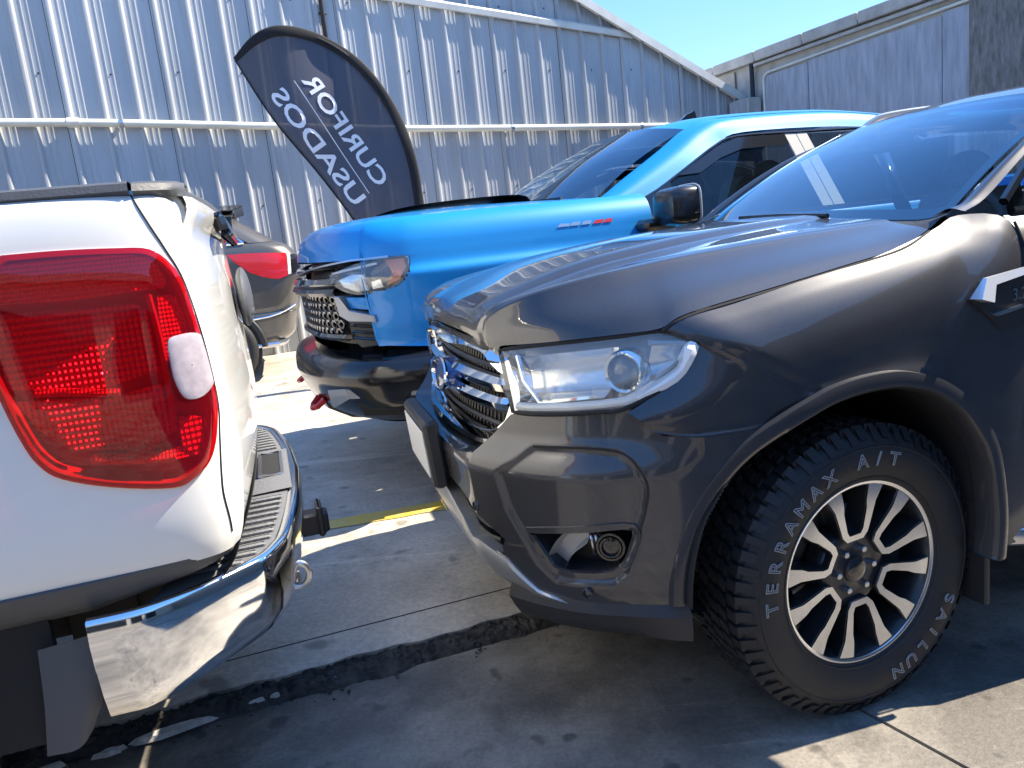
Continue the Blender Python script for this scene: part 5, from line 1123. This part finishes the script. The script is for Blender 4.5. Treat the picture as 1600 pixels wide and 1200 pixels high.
# mirrors
for sgn in (1, -1):
    mr_ = obj('door_mirror', MB().grid([[(-.645 + .085 * c_, (1.17 + .118 * a_) * sgn, 1.292 + .092 * b_) for a_, b_ in [(math.copysign(abs(math.cos(t)) ** .45, math.cos(t)) * r_, math.copysign(abs(math.sin(t)) ** .45, math.sin(t)) * r_) for t in [2 * math.pi * k / 28 for k in range(28)]]] for r_, c_ in ((0, .98), (.5, .95), (.8, .75), (.94, .4), (1, 0), (1, -.7), (.97, -.95), (.0, -.95))], closed=True), M_MIRG, bl)
    obj('mirror_glass', MB().box((-.728, 1.165 * sgn, 1.30), (.008, .17, .12), bev=.002, rz=R(-6 * sgn)), M_CHROME, mr_)
    obj('mirror_band', MB().tube([(-.715, (1.17 + .121 * math.copysign(abs(math.cos(t)) ** .45, math.cos(t))) * sgn, 1.292 + .094 * math.copysign(abs(math.sin(t)) ** .45, math.sin(t))) for t in [2 * math.pi * k / 28 for k in range(28)]], .006, 6, closed=True), M_LAMPGREY, mr_)
    obj('mirror_arm', MB().box((-.62, .99 * sgn, 1.215), (.20, .22, .06), bev=.02), M_MIRG, mr_)
    obj('mirror_sail', MB().prism([(-.60, 1.205), (-.60, 1.35), (-.70, 1.39), (-.80, 1.43), (-.80, 1.205)], .925 * sgn, .972 * sgn, lambda a, b, d: (a, d - sgn * (b - 1.21) * .40, b)), M_GLOSSBLK, mr_)
# fender badge: slanted letter flashes, silver with a red end
for k, (x, wd, m_) in enumerate(((-.10, .06, M_SATIN), (-.165, .05, M_SATIN), (-.225, .05, M_SATIN), (-.29, .05, M_RED), (-.345, .045, M_RED))):
    zb = 1.262 - (x + .1) * -.0
    obj('badge_flash', MB().prism([(x, zb - .008), (x - wd, zb - .008), (x - wd - .012, zb + .009 - .005 * (k == 0)), (x - .018, zb + .008)], .984, .992, lambda a, b, d: (a, d + (1.262 - b) * .25, b)).mirror_y(), m_, bl, smooth=False)
obj('door_gap', MB().tube([(-.622, .985, .55), (-.622, 1.013, .9), (-.622, 1.020, 1.1), (-.622, 1.003, 1.16), (-.622, .987, 1.24), (-.615, .955, 1.30)], .0045, 6).mirror_y(), M_DARKIN, bl)
# interior and far parts
obj('dashboard', MB().box((-.60, 0, 1.27), (.5, 1.5, .12), bev=.04), M_DASH, bl)
for y in (.42, -.42):
    s_ = obj('seat', MB().surf([[(x, y + d, z) for d in (-.25, -.2, 0, .2, .25)] for x, z in ((-1.1, .9), (-1.55, .9), (-1.66, 1.1), (-1.74, 1.35), (-1.80, 1.34), (-1.78, 1.0))], 3, 3), M_CLOTH, bl)
    obj('headrest', MB().ball((-1.76, y, 1.44), 1, 8, 12, (.05, .13, .09)), M_CLOTH, s_)
obj('seat_cover', MB().surf([[(-1.30, .55, 1.28), (-1.30, .70, 1.28)], [(-1.36, .52, 1.40), (-1.35, .70, 1.40)], [(-1.45, .5, 1.44), (-1.45, .68, 1.43)], [(-1.52, .5, 1.32), (-1.52, .7, 1.32)]], 4, 2), M_PALESEAT, bl)
obj('sticker', MB().add([(-.62, .64, 1.405), (-.62, .54, 1.405), (-.70, .54, 1.435), (-.70, .64, 1.435)], [(0, 1, 2, 3)]), M_WHITETXT, bl, smooth=False)
obj('cab_floor', MB().box((-1.7, 0, .75), (2.2, 1.8, .1)).box((-2.75, 0, 1.2), (.05, 1.7, .7)), M_DASH, bl, smooth=False)
obj('bed_box', MB().box((-3.8, 0, .8), (1.9, 1.7, .06)).box((-4.78, 0, 1.0), (.08, 1.9, .62), bev=.02), M_BLUE, bl)
obj('engine_block', MB().box((.3, 0, .85), (1.0, 1.1, .5)), M_DARKIN, bl, smooth=False)
obj('wheel_housing', MB().grid([[(.51 * math.cos(t), y, .42 + .51 * math.sin(t)) for t in [math.pi * k / 16 for k in range(17)]] for y in (1.0, .6)]).mirror_y(), M_DARKIN, bl)
for x in (0, -3.745):
    wheel(bl, (x, .86, .40), Rt=.42, detail=False); wheel(bl, (x, -.86, .40), Rt=.42, side=-1, detail=False)

# ================================================================== GREY SUV (rear corner behind the white pickup)
sv_ = thing('grey_suv', 'bronze grey SUV with red tail lamp and roof spoiler by the metal wall', 'SUV', (-2.08, 8.58, .2), R(197))
M_BRONZE = paint('bronze_grey_paint', (.13, .123, .113), metal=.5, rough=.35, flake=.2, dirt=.4)
M_SUVRED = mat('suv_red_lens', (.62, .012, .015), .12, coat=1, bump=.25, bscale=60, stretch=(1, 1, 4))
ZR = [(.34, .42, .84), (.45, .26, .89), (.58, .215, .91), (.66, .19, .915), (.685, .178, .90), (.73, .17, .912), (.85, .14, .918), (1.0, .108, .918), (1.10, .10, .915), (1.19, .11, .91), (1.28, .165, .90), (1.325, .215, .885), (1.365, .30, .865)]
def srow(z, xr, y, xf=4.6):
    r_ = [(xf, y * .98, z), (2.6, y, z), (1.6, y, z), (1.0, y, z), (.7, y - .002, z), (xr + .28, y - .012, z), (xr + .16, y - .035, z), (xr + .07, y - .09, z), (xr + .025, y - .18, z), (xr + .005, y - .35, z), (xr, 0, z)]
    return r_
SR = [srow(*a) for a in ZR]
obj('body', MB().surf(SR, 4, 4).mirror_y(), M_BRONZE, sv_, angle=50)
GH = [srow(1.365, .30, .865), srow(1.45, .42, .83), srow(1.55, .56, .78), srow(1.64, .68, .735)]
GH = [[(min(p[0], 3.4 - .9 * i * .3), p[1], p[2]) for p in r_] for i, r_ in enumerate(GH)]
obj('greenhouse', MB().surf(GH, 3, 4).mirror_y(), M_TINT, sv_)
obj('pillar', MB().surf([[tuple(Vector(r_[j]) + Vector((-.004, .006, 0))) for j in (5, 6, 7, 8)] for r_ in GH], 3, 3).mirror_y(), M_BRONZE, sv_)
obj('window_strip', MB().tube([(.62, .868, 1.372), (.9, .87, 1.372), (2.0, .87, 1.372)], .012, 6).tube([(.62, .868, 1.372), (.80, .80, 1.52), (.86, .765, 1.62)], .012, 6).mirror_y(), M_CHROME, sv_)
obj('roof', MB().surf([[(x, y, z + .11 * (1 - (y / .74) ** 2)) for y in (0, .25, .5, .68, .74)] for x, z in ((.68, 1.63), (1.0, 1.66), (2.0, 1.68), (2.9, 1.60))], 3, 3).mirror_y(), M_BRONZE, sv_)
obj('roof_spoiler', MB().surf([[(.80, 0, 1.785), (.80, .4, 1.775), (.80, .68, 1.740)], [(.62, 0, 1.780), (.62, .4, 1.772), (.62, .66, 1.742)], [(.585, 0, 1.765), (.585, .4, 1.757), (.585, .65, 1.730)], [(.66, 0, 1.740), (.66, .4, 1.730), (.66, .66, 1.705)], [(.78, 0, 1.710), (.78, .4, 1.700), (.78, .68, 1.680)]], 3, 3).mirror_y(), M_MIRG, sv_)
def suvp(pl, m_, nm, o):
    def pt(x, z):
        y = smooth_f([.3, 1.0, 1.1, 1.19, 1.28, 1.33], [.915, .918, .915, .91, .90, .885])(z); xr = smooth_f([.85, 1.0, 1.1, 1.19, 1.28], [.14, .108, .10, .11, .165])(z)
        t = x - xr; yy = smooth_f([.0, .025, .07, .16, .28, .6], [y - .35, y - .18, y - .09, y - .035, y - .012, y])(t); return (x - o * .5, yy + o, z)
    n_ = 6; rws = []
    top, bot = pl
    return obj(nm, MB().grid([[pt(a[0] + (b[0] - a[0]) * q, a[1] + (b[1] - a[1]) * q) for a, b in zip(top, bot)] for q in [i / 8 for i in range(9)]]).mirror_y(), m_, sv_)
suvp(([(.80, 1.275), (.65, 1.272), (.5, 1.262), (.36, 1.25), (.25, 1.24)], [(.74, 1.20), (.62, 1.09), (.5, 1.03), (.36, .995), (.265, 1.02)]), M_SUVRED, 'tail_lamp', .012)
suvp(([(.246, 1.215), (.215, 1.212)], [(.262, 1.03), (.232, 1.035)]), M_LAMPIN, 'reverse_lamp', .012)
suvp(([(.205, 1.225), (.15, 1.22), (.125, 1.21)], [(.225, 1.04), (.16, 1.03), (.13, 1.02)]), M_GLOSSBLK, 'rear_panel', .010)
obj('chrome_line', MB().tube([(.66, .915, .635), (.50, .915, .645), (.40, .91, .665), (.30, .88, .70), (.235, .82, .73)], .010, 6).mirror_y(), M_CHROME, sv_)
obj('bumper_guard', MB().tube([(.66, .90, .37), (.45, .885, .37), (.40, .80, .37), (.36, .5, .37)], .03, 8).mirror_y(), M_SATIN, sv_)
obj('wheel_arch', MB().grid([[(1.0 + (.40 + e) * math.cos(t), .922 + dy, .36 + (.40 + e) * math.sin(t)) for t in [math.pi * k / 20 for k in range(21)]] for e, dy in ((.05, -.004), (.03, .012), (-.01, .012), (-.02, -.05))]).mirror_y(), M_BLACKPL, sv_)
obj('wheel_well', MB().add([(1.0 + .39 * math.cos(2 * math.pi * k / 24), .921, .36 + .39 * math.sin(2 * math.pi * k / 24)) for k in range(24)], [tuple(range(24))]).mirror_y(), M_DARKIN, sv_, smooth=False)
for x in (1.0, 3.8):
    wheel(sv_, (x, .84, .36), Rt=.37, detail=False); wheel(sv_, (x, -.84, .36), Rt=.37, side=-1, detail=False)
